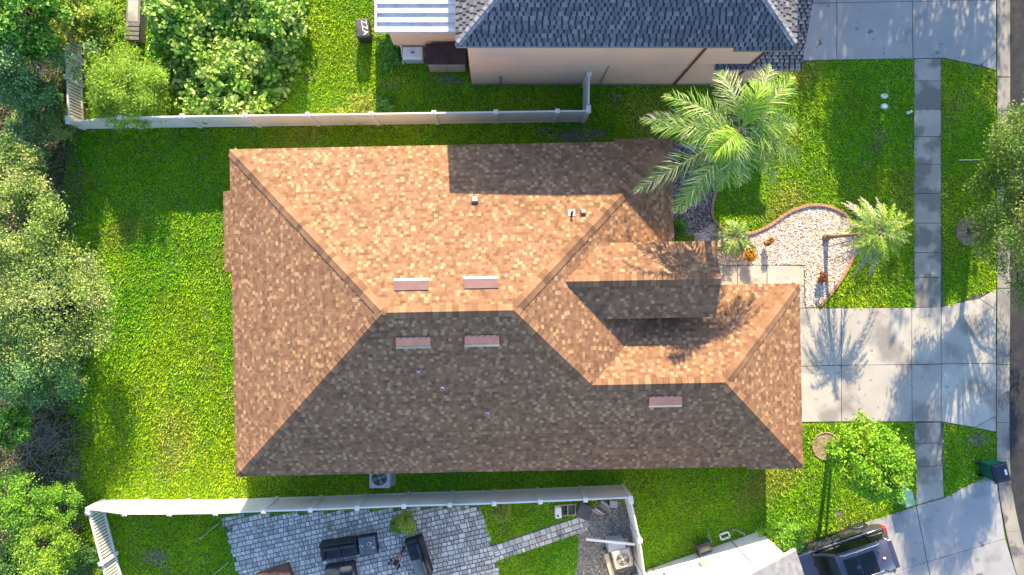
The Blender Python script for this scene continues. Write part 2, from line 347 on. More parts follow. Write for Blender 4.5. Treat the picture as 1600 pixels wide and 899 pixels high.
# ------------------------------------------------------------------ roof building
BROWN = ([(.238, .130, .074)] * 6 + [(.188, .101, .060)] * 4 + [(.262, .145, .080)] * 5 + [(.385, .236, .130)] * 3 + [(.30, .174, .096)])
GREY = ([(.15, .155, .175)] * 5 + [(.12, .125, .145)] * 3 + [(.20, .205, .22)] * 3)
def shingles(poly, parent, cols, e=.126, wmin=.08, wmax=.19, gapcol=None, lift=.004):
    pts = [Vector(p) for p in poly]; u = (pts[1] - pts[0]).normalized(); n = Vector((0, 0, 0))
    for i in range(len(pts)): n += pts[i].cross(pts[(i + 1) % len(pts)])
    n.normalize()
    if n.z < 0: n = -n
    v = n.cross(u)
    if v.z < 0: v = -v; u = -u
    o = pts[0]; Q = [((p - o).dot(u), (p - o).dot(v)) for p in pts]; vmin = min(q[1] for q in Q); vmax = max(q[1] for q in Q)
    def span(t):
        xs = []
        for i in range(len(Q)):
            (a, b), (c, d) = Q[i], Q[(i + 1) % len(Q)]
            if (b <= t < d) or (d <= t < b): xs.append(a + (c - a) * (t - b) / (d - b))
        return (min(xs), max(xs)) if len(xs) > 1 else None
    m = MB(); t = vmin; tog = lastl = False
    while t < vmax - .01:
        s0 = span(t + 1e-4); t1 = min(t + e, vmax - 1e-3); s1 = span(t1)
        if not s0 or not s1: t += e; continue
        rowk = random.uniform(.90, 1.08); L_, R_ = min(s0[0], s1[0]), max(s0[1], s1[1]); x = L_ - random.random() * wmax
        while x < R_:
            tog = not tog; ww = random.uniform(wmin, wmax) if not gapcol else (.075 if tog else random.choice((.13, .15, .19))); c = (.045, .048, .058) if (gapcol and tog) else random.choice(cols); k = random.uniform(.88, 1.12) * rowk; c = (c[0] * k, c[1] * k, c[2] * k)  # notch tabs get the shadow of the gaps as their dark colour
            if not gapcol:
                if c[0] > .31 and lastl: c = (.238, .131, .074)
                lastl = c[0] > .32
                if lastl: ww = random.uniform(.12, .175)
            a0, b0 = max(x, s0[0]), min(x + ww, s0[1]); a1, b1 = max(x, s1[0]), min(x + ww, s1[1])
            if b0 - a0 > .004 or b1 - a1 > .004:
                b0 = max(a0, b0); b1 = max(a1, b1); a0 = min(a0, b0); a1 = min(a1, b1)
                th = random.choice((.008, .010, .020)) if not gapcol else (.002 if tog else .026)
                W = lambda uu, vv, nn: o + u * uu + v * vv + n * (nn + lift)
                m.add([W(a0, t, th), W(b0, t, th), W(b1, t1 + .01, .004), W(a1, t1 + .01, .004), W(a0, t, -.01), W(b0, t, -.01)],
                      [(0, 1, 2, 3), (4, 5, 1, 0), (4, 0, 3), (5, 2, 1)], c)
            x += ww
        t += e
    return stuff(m.build('shingle_field', 'shingle', parent))
def deck(polys, parent, mat, thick=.16, name='roof'):
    m = MB()
    for poly in polys:
        n = len(poly); vs = [Vector(p) for p in poly] + [Vector(p) - Vector((0, 0, thick)) for p in poly]
        ar = sum(poly[i][0] * poly[(i + 1) % n][1] - poly[(i + 1) % n][0] * poly[i][1] for i in range(n))
        idx = list(range(n)) if ar > 0 else list(range(n))[::-1]
        m.add(vs, [tuple(idx), tuple(n + i for i in idx[::-1])] + [(i, (i + 1) % n, n + (i + 1) % n, n + i)[::(-1 if ar > 0 else 1)] for i in range(n)])
    return m.build(name, mat, parent)
CAPM = {}
def caps(a, b, parent, drop, step=.235, mat='cap', half=.23, top=False):
    a = Vector(a); b = Vector(b); d = b - a; a = a + d.normalized() * .16; d = b - a; n = int(d.length / step); d.normalize()
    sd = d.cross(Vector((0, 0, 1))).normalized(); up = sd.cross(d).normalized()
    key = (round(drop, 3), mat, half)
    if key not in CAPM:
        mb = MB(); l0, l1 = -.02, step + .03
        for x, z in ((l0, .060), (l1, .028)):
            mb.v += [(x, -half, z - half * drop), (x, -half * .35, z - .012 - half * .25 * drop), (x, 0, z), (x, half * .35, z - .012 - half * .25 * drop), (x, half, z - half * drop)]
        mb.v += [(l0, -half, .03 - half * drop - .03), (l0, half, .03 - half * drop - .03), (l0, 0, .0)]
        mb.f = [(0, 5, 6, 1), (1, 6, 7, 2), (2, 7, 8, 3), (3, 8, 9, 4), (0, 1, 2, 12, 10), (2, 3, 4, 11, 12)]; mb.f = [f[::-1] for f in mb.f]; mb.c = [None] * 6
        o = mb.build('hip_cap', mat, parent); CAPM[key] = o.data; bpy.data.objects.remove(o)
    mt0 = Matrix((d, -sd, up)).transposed().to_4x4()
    for i in range(n):
        shared('hip_cap', CAPM[key], parent, None, mtx=Matrix.Translation(a + d * (i * step)) @ mt0)

# ---- main house
HR = thing('house', 'large single storey house under a brown shingle hip roof in the centre', 'house', (0, 0, 0), R(1.1))
T = math.tan(R(26)); E0 = 2.6
xw, xe, xg = -10.72, 7.27, 12.33; yn, ys, yg = 5.82, -7.47, -.07
hm = (yn - ys) / 2; ym = (yn + ys) / 2; zr = E0 + T * hm; hg = (yg - ys) / 2; yr2 = (yg + ys) / 2; zr2 = E0 + T * hg
rw, re = xw + hm, xe - hm; x2w = re + (ym - yr2); x2e = xg - hg
A_ = lambda x, y, z: (x, y, z)
pN = [A_(xe, yn, E0), A_(xw, yn, E0), A_(rw, ym, zr), A_(re, ym, zr)]
pW = [A_(xw, yn, E0), A_(xw, ys, E0), A_(rw, ym, zr)]
pS = [A_(xw, ys, E0), A_(xg, ys, E0), A_(x2e, yr2, zr2), A_(x2w, yr2, zr2), A_(re, ym, zr), A_(rw, ym, zr)]
pE = [A_(xe, yg, E0), A_(xe, yn, E0), A_(re, ym, zr), A_(x2w, yr2, zr2)]
pGN = [A_(xg, yg, E0), A_(xe, yg, E0), A_(x2w, yr2, zr2), A_(x2e, yr2, zr2)]
pGE = [A_(xg, ys, E0), A_(xg, yg, E0), A_(x2e, yr2, zr2)]
ye, he, xee = .17, 1.45, 8.4; zer = 4.9; zee = zer - T * he; xr0 = xe - (zer - E0) / T; xv = xe - (zee - E0) / T
pEN = [A_(xee, ye + he, zee), A_(xv, ye + he, zee), A_(xr0, ye, zer), A_(xee, ye, zer)]
pES = [A_(xv, ye - he, zee), A_(xee, ye - he, zee), A_(xee, ye, zer), A_(xr0, ye, zer)]
bw = .36; pBW = [A_(xw - bw, 4.15, E0 - T * bw), A_(xw - bw, .85, E0 - T * bw), A_(xw, .85, E0), A_(xw, 4.15, E0)]
bn = .13; pBN = [A_(xe, yn + bn, E0 - T * bn), A_(4.95, yn + bn, E0 - T * bn), A_(4.95, yn, E0), A_(xe, yn, E0)]
pBS = [A_(10.1, ys - bn, E0 - T * bn), A_(xg, ys - bn, E0 - T * bn), A_(xg, ys, E0), A_(10.1, ys, E0)]
allp = [pN, pW, pS, pE, pGN, pGE, pEN, pES, pBW, pBN, pBS]
roof = deck(allp, HR, 'fascia')
for p in allp: shingles(p, roof, BROWN)
hd = T * math.sin(R(45))
for a, b, d_ in ((pW[0], pW[2], hd), (pW[1], pW[2], hd), (pN[0], (re, ym, zr), hd), ((x2w, yr2, zr2), (re, ym, zr), hd), (pGE[0], pGE[2], hd), (pGE[1], pGE[2], hd),
                 ((rw, ym, zr), (re, ym, zr), T), ((x2w, yr2, zr2), (x2e, yr2, zr2), T), ((xr0, ye, zer), (xee, ye, zer), T)):
    caps(a, b, roof, d_)
m = MB(); ins = .4
m.box(xw + ins, xe - ins, ys + ins, yn - ins, 0, E0 - .02); m.box(xe - ins - .01, xg - ins, ys + ins + .003, yg - ins, 0, E0 - .025); m.box(xv - .2, xee - .35, ye - he + .35, ye + he - .35, 0, zee - .02)
m.build('wall', 'wall_tan', HR)
m = MB(); m.box(xw + .05, xe - .05, ys + .05, yn - .05, E0 - .17, E0 - .155); m.build('soffit', 'white', HR)
m = MB(); m.box(xg - ins, xg - ins + .05, ys + 1.2, yg - 1.2, .03, 2.2); gd = m.build('garage_door', 'white', HR, bevel=.01)
for i in range(4):
    m = MB(); m.box(xg - ins + .05, xg - ins + .07, ys + 1.3, yg - 1.3, .1 + i * .53, .57 + i * .53); m.build('door_panel', 'white', gd, bevel=.008)
m = MB(); m.box(xee - .35, xee - .29, ye - .5, ye + .5, .05, 2.15); m.build('front_door', 'deck', HR)
for xx in (-7, -2, 3.5):
    for yy, s_ in ((yn - ins, 1), (ys + ins, -1)):
        m = MB(); m.box(xx - .6, xx + .6, yy - .03, yy + .03, .9, 2.1); wd = m.build('window', 'white', HR); m = MB(); m.box(xx - .53, xx + .53, yy - .04, yy + .04, .97, 2.03); m.build('pane', 'glass', wd)
def roofpt(px, py, plane):
    n = Vector((0, 0, 0)); pts = [Vector(p) for p in plane]
    for i in range(len(pts)): n += pts[i].cross(pts[(i + 1) % len(pts)])
    n.normalize()
    if n.z < 0: n = -n
    Rm = Matrix.Rotation(R(-1.1), 3, 'Z'); c = Rm @ Vector((0, 0, H)); g_ = Rm @ P(px, py, 0); d = g_ - c
    t = (pts[0] - c).dot(n) / d.dot(n); return c + d * t, n
def plane_mtx(loc, n):
    dn = Vector((n.x, n.y, 0)).normalized(); v = (Vector((0, 0, 1)) - n * n.z).normalized(); u = v.cross(n); return Matrix.Translation(loc) @ Matrix((u, v, n)).transposed().to_4x4()
for px, py, pl in ((643, 446, pN), (752, 443, pN), (646, 534, pS), (753, 531, pS), (1039, 626, pS)):
    loc, n = roofpt(px, py, pl); mt = plane_mtx(loc, n)
    m = MB(); L_ = .63; prof = [(-.24, .01), (-.24, .085), (-.10, .15), (.22, .05), (.22, .01)]
    m.add([(-L_, v, z) for v, z in prof] + [(L_, v, z) for v, z in prof], [(0, 1, 2, 3, 4), (9, 8, 7, 6, 5), (1, 0, 5, 6), (2, 1, 6, 7), (3, 2, 7, 8), (4, 3, 8, 9)])
    o = m.build('roof_vent', 'vent', roof); o.matrix_local = mt
    m = MB(); m.add([(-L_ - .01, -.25, .03), (L_ + .01, -.25, .03), (L_ + .01, -.25, .09), (-L_ - .01, -.25, .09), (-L_ - .01, -.105, .158), (L_ + .01, -.105, .158)], [(0, 1, 2, 3), (3, 2, 5, 4)])
    m.build('vent_hood', 'vent_edge', o)
for px, py, pl, s_ in ((742, 314, pN, .14), (911, 333, pN, .11)):
    loc, n = roofpt(px, py, pl); m = MB(); m.box(-s_, s_, -s_, s_ * 1.1, .0, .16, tx=.02, ty=.03); o = m.build('roof_vent', 'vent', roof, bevel=.02); o.matrix_local = plane_mtx(loc, n)
    m = MB(); m.box(-s_ * .8, s_ * .8, -s_ - .005, -s_ + .03, .02, .12); m.build('vent_mouth', 'black', o)
for px, py, pl in ((893, 333, pN), (655, 581, pS), (692, 606, pS), (762, 645, pS)):
    loc, n = roofpt(px, py, pl); m = MB(); m.cyl(0, 0, -.05, .34, .05, n=12); o = m.build('vent_pipe', 'vent_edge' if pl is pS else 'deck', roof); o.location = loc
    m = MB(); m.cyl(0, 0, .341, .345, .038, n=12); m.build('pipe_bore', 'black', o)
    m = MB(); m.box(-.13, .13, -.15, .15, .022, .03); fl = m.build('flashing', 'vent', o); q = plane_mtx(Vector((0, 0, 0)), n); fl.matrix_local = q

# ---- two storey neighbour at the top
NR = thing('neighbour_house', 'two storey peach house with a slate grey shingle roof at the top edge', 'house')
nx0, nx1, ny0, nz = -1.44, 10.76, 8.62, 5.9; hw = 5.2; T2 = math.tan(R(26.5)); nzr = nz + T2 * hw
qS = [(nx0, ny0, nz), (nx1, ny0, nz), (nx1 - hw, ny0 + hw, nzr), (nx0 + hw, ny0 + hw, nzr)]
qW = [(nx0, ny0 + 2 * hw, nz), (nx0, ny0, nz), (nx0 + hw, ny0 + hw, nzr)]
qE = [(nx1, ny0, nz), (nx1, ny0 + 2 * hw, nz), (nx1 - hw, ny0 + hw, nzr)]
qN = [(nx1, ny0 + 2 * hw, nz), (nx0, ny0 + 2 * hw, nz), (nx0 + hw, ny0 + hw, nzr), (nx1 - hw, ny0 + hw, nzr)]
qB = [(8.55, ny0 - .12, nz - T2 * .12), (nx1 - .03, ny0 - .12, nz - T2 * .12), (nx1 - .03, ny0, nz), (8.55, ny0, nz)]
lx0, lx1, ly0, lz = 8.9, 12.4, 8.85, 2.65
qL = [(lx0, ly0, lz), (lx1, ly0, lz), (lx1, ly0 + 4.5, lz + .42 * 4.5), (lx0, ly0 + 4.5, lz + .42 * 4.5)]
qL2 = [(lx1, ly0 + 9, lz), (lx0, ly0 + 9, lz), (lx0, ly0 + 4.5, lz + .42 * 4.5), (lx1, ly0 + 4.5, lz + .42 * 4.5)]
nroof = deck([qS, qW, qE, qN, qB, qL, qL2], NR, 'roof_grey')
for p in (qS, qW, qE, qB, qL): shingles(p, nroof, GREY, e=.145, gapcol=True)
M['cap_grey'] = pm('cap_grey', (.27, .28, .30), (.20, .21, .23), 5, .9, .3, 160, orand=.2)
for a, b in ((qS[0], qS[3]), (qS[1], qS[2])): caps(a, b, nroof, T2 * .7071, .24, 'cap_grey', .13)
m = MB(); m.box(-1.08, 10.4, 9.05, ny0 + 2 * hw - .4, 0, nz - .05); m.box(10.39, 12.1, 9.15, 17.4, 0, lz - .05); m.box(-4.45, -1.07, 10.55, 17.5, 0, 2.85); m.build('wall', 'wall_peach', NR)
m = MB(); m.box(-1.10, 10.42, 9.03, 9.06, 2.55, 2.63); m.build('band', 'wall_peach', NR)
m = MB(); m.box(-1.12, 10.43, 9.0, 9.04, 0, .12); m.build('plinth', 'roof_grey', NR)
for xx, z1 in ((7.9, 5.7), (10.3, 5.7), (.2, 1.2)):
    m = MB(); m.bar((xx, 9.0, .1), (xx, 9.0, z1), .07, .07, up=(1, 0, 0)); m.build('downspout', 'deck' if z1 > 2 else 'wood_grey', NR)
m = MB(); m.bar((4.6, 9.01, .1), (4.6, 9.01, 2.6), .03, .03, up=(1, 0, 0)); m.build('conduit', 'wood_grey', NR)
m = MB(); m.box(9.3, 10.3, 8.98, 9.05, 4.4, 5.0); m.build('wall_vent', 'white', NR)
for xx in (2.2, 6.2):
    m = MB(); m.box(xx - .5, xx + .5, 19.0, 19.06, 3.4, 4.8); m.build('window', 'white', NR)
# porch pan roof: separate panels
pr = MB(); pr.box(-4.78, -1.45, 10.25, 10.33, 2.78, 2.98); pr.box(-4.88, -4.78, 10.25, 16.5, 2.78, 2.98); por = pr.build('porch_roof', 'alu', NR, bevel=.01)
pw = .37; pmesh = None
for i in range(16):
    y0 = 10.33 + i * pw
    if pmesh is None:
        m = MB(); m.box(-4.78, -1.46, .0, pw - .05, 2.86, 2.88); m.box(-4.78, -1.46, pw - .05, pw - .004, 2.86, 2.95, ty=.008); o = m.build('roof_panel', 'alu', por); pmesh = o.data
    else: o = link(bpy.data.objects.new('roof_panel', pmesh), por)
    o.location = (0, y0, 0)

# ---- white house at the bottom
SR = thing('white_house', 'white stucco gable end house with a pale grey roof at the bottom edge', 'house', (11.74, -10.84, 0), R(19))
mm = .29; e2 = 2.85; xr = -6.6; zz = e2 + mm * (.4 - xr)
rE = [(.4, -12, e2), (.4, .12, e2), (xr, .12, zz), (xr, -12, zz)]; rW = [(2 * xr - .4, .12, e2), (2 * xr - .4, -12, e2), (xr, -12, zz), (xr, .12, zz)]
sroof = deck([rE, rW], SR, 'roof_grey', .14)
GREY2 = [(.25, .255, .26), (.235, .24, .245), (.26, .265, .27)]
for p in (rE, rW): shingles(p, sroof, GREY2, e=.15, wmin=.2, wmax=.4)
m = MB(); ww = [(0, 0, 0), (2 * xr, 0, 0), (2 * xr, 0, e2 - .06), (xr, 0, zz - .17), (0, 0, e2 - .06)]
m.add(ww + [(x, -11.6, z) for x, _, z in ww], [(0, 1, 2, 3, 4), (9, 8, 7, 6, 5), (0, 4, 9, 5), (1, 6, 7, 2)]); m.build('wall', 'wall_white', SR)
m = MB(); m.bar((.4, .15, e2 - .06), (xr, .15, zz - .06), .04, .16); m.build('rake_board', 'white', SR)
m = MB(); m.box(.0, .05, -6.2, -1.2, .05, 2.2); m.build('garage_door', 'white', SR, bevel=.01)
for x, z0, z1, w_, d_, mt in ((-3.0, 1.0, 1.45, .35, .14, 'beige'), (-3.45, .85, 1.1, .18, .10, 'white'), (-5.35, .9, 1.35, .3, .12, 'white'), (-4.75, 1.0, 1.2, .1, .14, 'darkplastic'), (-4.25, 1.3, 1.75, .4, .12, 'white')):
    m = MB(); m.box(x - w_ / 2, x + w_ / 2, 0, d_, z0, z1); m.build('meter_box', mt, SR, bevel=.015)
for x, z0, z1 in ((-3.0, .0, 1.0), (-1.35, .0, 2.6), (-5.35, .05, .9), (-5.05, .05, .8)):
    m = MB(); m.cyl(x, .03, z0, z1, .018, n=8); m.build('conduit', 'wood_grey', SR)

# ------------------------------------------------------------------ fences
PY = {}
def post(parent, x, y, h, mat='vinyl', w_=.08):
    key = (round(h, 2), mat)
    if key not in PY:
        m = MB(); m.box(-w_, w_, -w_, w_, 0, h); a = m.build('post', mat, parent)
        m = MB(); m.box(-w_ - .015, w_ + .015, -w_ - .015, w_ + .015, h, h + .03); m.box(-w_ - .012, w_ + .012, -w_ - .012, w_ + .012, h + .031, h + .075, tx=w_ * .8, ty=w_ * .8); c = m.build('post_cap', mat, a); PY[key] = (a.data, c.data)
    else:
        a = link(bpy.data.objects.new('post', PY[key][0]), parent); c = link(bpy.data.objects.new('post_cap', PY[key][1]), a)
    a.location = (x, y, 0); return a
def privacy(label, pts, hs, group=None):
    r = thing('privacy_fence', label, 'fence', (pts[0][0], pts[0][1], 0)); O = Vector((pts[0][0], pts[0][1]))
    q = [Vector((p[0], p[1])) - O for p in pts]
    for i, p in enumerate(q): post(r, p.x, p.y, max(hs[i], .3) + .02)
    for i in range(len(q) - 1):
        a, b = q[i], q[i + 1]; d = (b - a).normalized(); n = Vector((-d.y, d.x)); a = a + d * .079; b = b - d * .079; h0, h1 = hs[i], hs[i + 1]
        def wall(nm, t, za0, za1, zb0, zb1):
            m = MB(); vs = []
            for s_ in (-t, t):
                vs += [(a.x + n.x * s_, a.y + n.y * s_, za0), (b.x + n.x * s_, b.y + n.y * s_, zb0), (b.x + n.x * s_, b.y + n.y * s_, zb1), (a.x + n.x * s_, a.y + n.y * s_, za1)]
            m.add(vs, [(0, 1, 2, 3), (7, 6, 5, 4), (0, 4, 5, 1), (1, 5, 6, 2), (2, 6, 7, 3), (3, 7, 4, 0)]); return m.build(nm, 'vinyl', r)
        wall('panel', .014, .12, h0 - .1, .12, h1 - .1); wall('top_rail', .032, h0 - .1, h0, h1 - .1, h1); wall('bottom_rail', .032, .03, .119, .03, .119)
    return r
def picket(label, a, b, h, nbay, gap=.135):
    a = Vector(a); b = Vector(b); r = thing('picket_fence', label, 'fence', (a.x, a.y, 0)); d = b - a; L_ = d.length; r.rotation_euler = (0, 0, math.atan2(d.y, d.x)); bay = L_ / nbay
    for i in range(nbay + 1): post(r, i * bay, 0, h + .06)
    for i in range(nbay):
        for z in (.14, h - .09):
            m = MB(); m.box(i * bay + .066, (i + 1) * bay - .066, -.03, .03, z, z + .08); m.build('rail', 'vinyl', r)
    m = MB(); m.box(-.04, .04, -.014, .014, .08, h + .0); pk = None; x = .16
    while x < L_ - .12:
        if abs(((x + bay / 2) % bay) - bay / 2) > .1:
            if pk is None: o = m.build('picket', 'vinyl', r); pk = o.data
            else: o = link(bpy.data.objects.new('picket', pk), r)
            o.location = (x, 0, 0)
        x += gap
    return r
fh = 1.8
xy = lambda v: (v.x, v.y)
ncor = xy(P(133, 201)); npts = [ncor] + [(xy(P(x, 183.5 - (x - 190) * .0142, fh))) for x in (187, 285, 383, 481, 580, 678, 775, 871)] + [xy(P(911, 190))]
privacy('long white vinyl fence between the lawn and the top neighbour', npts, [1.2] + [fh] * 9)
privacy('short white fence panel meeting the peach wall', [(npts[-1][0], npts[-1][1] + .14), (npts[-1][0] + .03, 8.95)], [fh, fh])
picket('white picket fence at the upper left by the wild shrubs', (ncor[0], ncor[1] + .15), xy(P(129, 72)), 1.2, 2)
scor = xy(P(163, 782)); spts = [scor] + [xy(P(x, y, fh)) for x, y in ((195, 803), (265, 803), (337, 802), (412, 799), (485, 797), (558, 794), (631, 791), (703, 789), (772, 787), (844, 784), (915, 781), (985, 778))]
privacy('long white vinyl fence between the house and the paved patio', spts, [1.2] + [fh] * 12)
picket('white picket fence at the lower left beside the patio lawn', (scor[0], scor[1] - .15), xy(P(203, 940)), 1.2, 2)
ept = [spts[-1], xy(P(1000, 845, fh)), xy(P(1008, 905, fh)), xy(P(1018, 975, fh))]
privacy('white side fence with a gate beside the white house', [(ept[0][0] + .03, ept[0][1] - .14)] + ept[1:], [fh] * 4)

# ------------------------------------------------------------------ foliage
def leaves(name, parent, centers, spread, n, size, cols, mat='leaf', up=.6, wid=.45, zmin=.03, squash=.8):
    centers = np.asarray(centers); k = RNG.integers(0, len(centers), n)
    pos = centers[k] + RNG.normal(0, 1, (n, 3)) * np.array([spread, spread, spread * squash]); pos[:, 2] = np.maximum(pos[:, 2], zmin + RNG.uniform(0, .05, n))
    nrm = RNG.normal(0, 1, (n, 3)); nrm[:, 2] = np.abs(nrm[:, 2]) + up; nrm /= np.linalg.norm(nrm, axis=1)[:, None]
    t = np.cross(nrm, RNG.normal(0, 1, (n, 3))); t /= np.linalg.norm(t, axis=1)[:, None]; b = np.cross(nrm, t)
    sz = (size * RNG.uniform(.6, 1.35, n))[:, None]; drop = nrm * sz * .12
    V = np.stack([pos - t * sz * .5, pos + b * sz * wid * .5 + drop, pos + t * sz * .5, pos - b * sz * wid * .5 + drop], 1).reshape(-1, 3)
    cols = np.array(cols); ct = cols[RNG.integers(0, len(cols), len(centers))][k] * .6 + cols[RNG.integers(0, len(cols), n)] * .4
    ct = ct * RNG.uniform(.75, 1.25, (n, 1))
    return npmesh(name, V, np.arange(n * 4).reshape(-1, 4), mat, parent, ct)
def clumps(rx, ry, rz, cz, n, seed, low=-.5):
    rg = np.random.default_rng(seed); out = []
    lob = rg.normal(0, 1, (7, 3)); lob /= np.linalg.norm(lob, axis=1)[:, None]; amp = rg.uniform(-.5, .5, 7)
    while len(out) < n:
        d = rg.normal(0, 1, 3); d /= np.linalg.norm(d)
        if d[2] < low: continue
        r = (rg.uniform(.25, 1) ** .45) * (1 + (amp * np.maximum(0, lob @ d) ** 2).sum()); out.append((d[0] * rx * r, d[1] * ry * r, cz + d[2] * rz * r))
    return np.array(out)
def tree(name, label, px, py, h, r, cols, n=9000, size=.14, seed=1, rz=None, cat='tree', base=None, stems=1, nc=70, spread=.2, trunk=.11, group=None, up=.9, wid=.5, wild=None, limbs=14, ry=None):
    c = P(px, py, h); b = Vector(base) if base else Vector((c.x, c.y, 0)); root = thing(name, label, cat, (b.x, b.y, 0), 0, group)
    off = Vector((c.x - b.x, c.y - b.y, 0)); cl = clumps(r, ry or r, rz or r * .7, h, nc, seed); cl[:, 0] += off.x; cl[:, 1] += off.y
    cl[:, 2] = np.maximum(cl[:, 2], .15)
    rg = random.Random(seed); m = MB(); fork = max(h - (rz or r * .7) * .75, .25)
    for s_ in range(stems):
        ox, oy = (rg.uniform(-.12, .12), rg.uniform(-.12, .12)) if stems > 1 else (0, 0)
        tx, ty = off.x * .6 + ox * 3, off.y * .6 + oy * 3
        m.tube([(ox, oy, 0), (ox + tx * .35, oy + ty * .35, fork * .5), (tx, ty, fork)], [trunk * 1.15, trunk * .9, trunk * .7], 8)
        for i in range(limbs // stems):
            q = cl[rg.randrange(len(cl))]; mid = (tx * .5 + q[0] * .5 + rg.uniform(-.15, .15), ty * .5 + q[1] * .5 + rg.uniform(-.15, .15), fork * .4 + q[2] * .6)
            m.tube([(tx, ty, fork * .92), mid, tuple(q)], [trunk * .45, trunk * .28, trunk * .08], 5)
    m.build('trunk', 'bark', root, smooth=True)
    leaves('crown', root, cl, spread * r, n, size, cols, up=up, wid=wid); return root
MID = [(.12, .32, .03), (.20, .42, .05), (.07, .21, .02)]
OLIVE = [(.28, .42, .07), (.40, .52, .12), (.15, .28, .05), (.52, .55, .20), (.09, .19, .03)]
BLUE = [(.13, .30, .08), (.21, .38, .13), (.07, .18, .05)]
DARK = [(.05, .15, .03), (.08, .21, .05), (.12, .25, .06)]
BRIGHT = [(.18, .42, .03), (.27, .50, .04), (.12, .31, .03)]
LIME = [(.26, .46, .03), (.34, .52, .05), (.17, .35, .03)]
YEL = [(.42, .46, .06), (.32, .40, .05), (.2, .3, .04)]
wild = 'wild trees and shrubs along the left edge'
for i, a in enumerate([
    ('broadleaf_tree', 'mid green broadleaf tree in the top left corner', 30, 20, 3.6, 1.6, MID, 9000, .2, 'tree'),
    ('yellow_green_shrub', 'yellow green shrub at the top edge above the picket fence', 118, 22, 1.3, 1.0, YEL, 5000, .14, 'shrub'),
    ('leafy_shrub', 'leafy green shrub at the top edge left of the grey planter', 162, 35, 1.0, 1.0, LIME, 4500, .13, 'shrub'),
    ('feathery_tree', 'blue green feathery tree with pink blossom left of the picket fence', 28, 110, 3.0, 1.75, BLUE, 10000, .13, 'tree'),
    ('dark_shrub', 'dark green bush just below the pink blossom tree', 62, 150, 1.5, .95, DARK, 4500, .13, 'shrub'),
    ('olive_shrub', 'olive shrub beside the lower end of the upper picket fence', 88, 195, .8, .8, OLIVE, 3000, .1, 'shrub'),
    ('grey_olive_tree', 'small greyish olive tree below the dark fern palm', 26, 272, 2.6, 1.35, OLIVE, 8000, .12, 'tree'),
    ('pale_olive_tree', 'pale olive tree at the left edge above the largest one', 32, 365, 2.8, 1.75, OLIVE, 11000, .12, 'tree'),
    ('large_olive_tree', 'largest pale yellow olive tree spreading over the left lawn', 84, 480, 2.6, 2.35, OLIVE + [(.40, .44, .15)], 17000, .12, 'tree'),
    ('blue_green_tree', 'blue green tree under the largest olive tree', 30, 575, 2.8, 1.7, BLUE, 10000, .12, 'tree'),
    ('small_olive_shrub', 'small olive shrub at the lower side of the largest olive tree', 95, 590, 1.3, 1.0, OLIVE, 4500, .11, 'shrub'),
    ('dark_tree', 'dark green tree at the left edge near the bare twigs', 12, 665, 2.6, 1.1, MID, 6000, .13, 'tree'),
    ('light_green_tree', 'light green tree at the left edge below the bare twigs', 18, 790, 2.6, 1.25, BRIGHT, 8000, .1, 'tree'),
    ('bright_conifer', 'bright green bush left of the lower picket fence corner', 88, 792, 1.6, .85, BRIGHT, 5000, .1, 'shrub'),
    ('lime_conifer', 'tall lime green bush in the lower left corner', 72, 858, 2.2, 1.25, LIME, 9000, .1, 'shrub'),
    ('dark_corner_tree', 'dark blue green tree in the very bottom left corner', 22, 888, 2.4, .95, DARK, 6000, .12, 'tree'),
    ('dark_hedge_shrub', 'dark shrub pressed against the lower picket fence', 124, 870, .9, .75, DARK, 3500, .1, 'shrub'),
]):
    nm, lb, px, py, h, r, cols, n, sz, cat = a
    tree(nm, lb, px, py, h, r, cols, int(n * 1.35), sz * .85, seed=40 + i, cat=cat, group=wild, rz=min(r * .75, h * .8), nc=30 + n // 260, spread=.12, trunk=.05 + r * .03)
# pink blossom
o = bpy.data.objects['feathery_tree']; leaves('blossom', o, clumps(1.5, 1.5, 1.0, 3.2, 14, 77, .1), .09, 450, .07, [(.60, .30, .32), (.7, .45, .45)])
# bare twigs
c = P(45, 705, 1.0); r = thing('twig_tangle', 'tangle of bare grey twigs in the lower left undergrowth', 'twigs', (c.x, c.y, 0), 0, wild); m = MB()
for i in range(150):
    a = random.uniform(0, 6.28); l = random.uniform(.4, 1.3); x, y = random.gauss(0, .8), random.gauss(0, 1.0)
    a2 = a + random.uniform(-.9, .9); m.tube([(x, y, random.uniform(0, .3)), (x + .4 * l * math.cos(a), y + .4 * l * math.sin(a), .3 + random.random() * .5), (x + .4 * l * math.cos(a) + .5 * l * math.cos(a2), y + .4 * l * math.sin(a) + .5 * l * math.sin(a2), .3 + random.random() * .8)], [.016, .010, .003], 4)
stuff(m.build('twigs', 'wood_grey', r))
# vine on trellis
vc = []
vpoly = PX([(228, -40), (470, -40), (465, 60), (430, 120), (405, 165), (330, 178), (262, 170), (235, 95)], 1.4)
X = RNG.uniform(-16, -7, 900); Y = RNG.uniform(6, 14.5, 900); k = inpoly(X, Y, vpoly); X = X[k]; Y = Y[k]
Z = 1.0 + .7 * np.sin(X * 1.3 + 1) * np.cos(Y * 1.1) + RNG.uniform(-.6, .3, len(X)); Z = np.clip(Z, .2, 2.0)
v = thing('trellis_vine', 'big bright green broad leaved vine sprawling behind the fence', 'vine', (-11.5, 10.5, 0))
leaves('foliage', v, np.stack([X + 11.5, Y - 10.5, Z], 1), .16, 19000, .19, [(.20, .42, .04), (.32, .52, .08), (.45, .58, .16), (.10, .25, .03)], wid=.85, up=.5)
m = MB()
for x in (-2.2, -.6, 1, 2.2):
    for y in (-2.2, 0, 2.3): m.tube([(x, y, 0), (x, y, .9)], .03, 6)
for y in (-2.2, 0, 2.3): m.tube([(-2.2, y, .6), (2.2, y, .6)], .025, 6)
m.build('trellis', 'black', v)
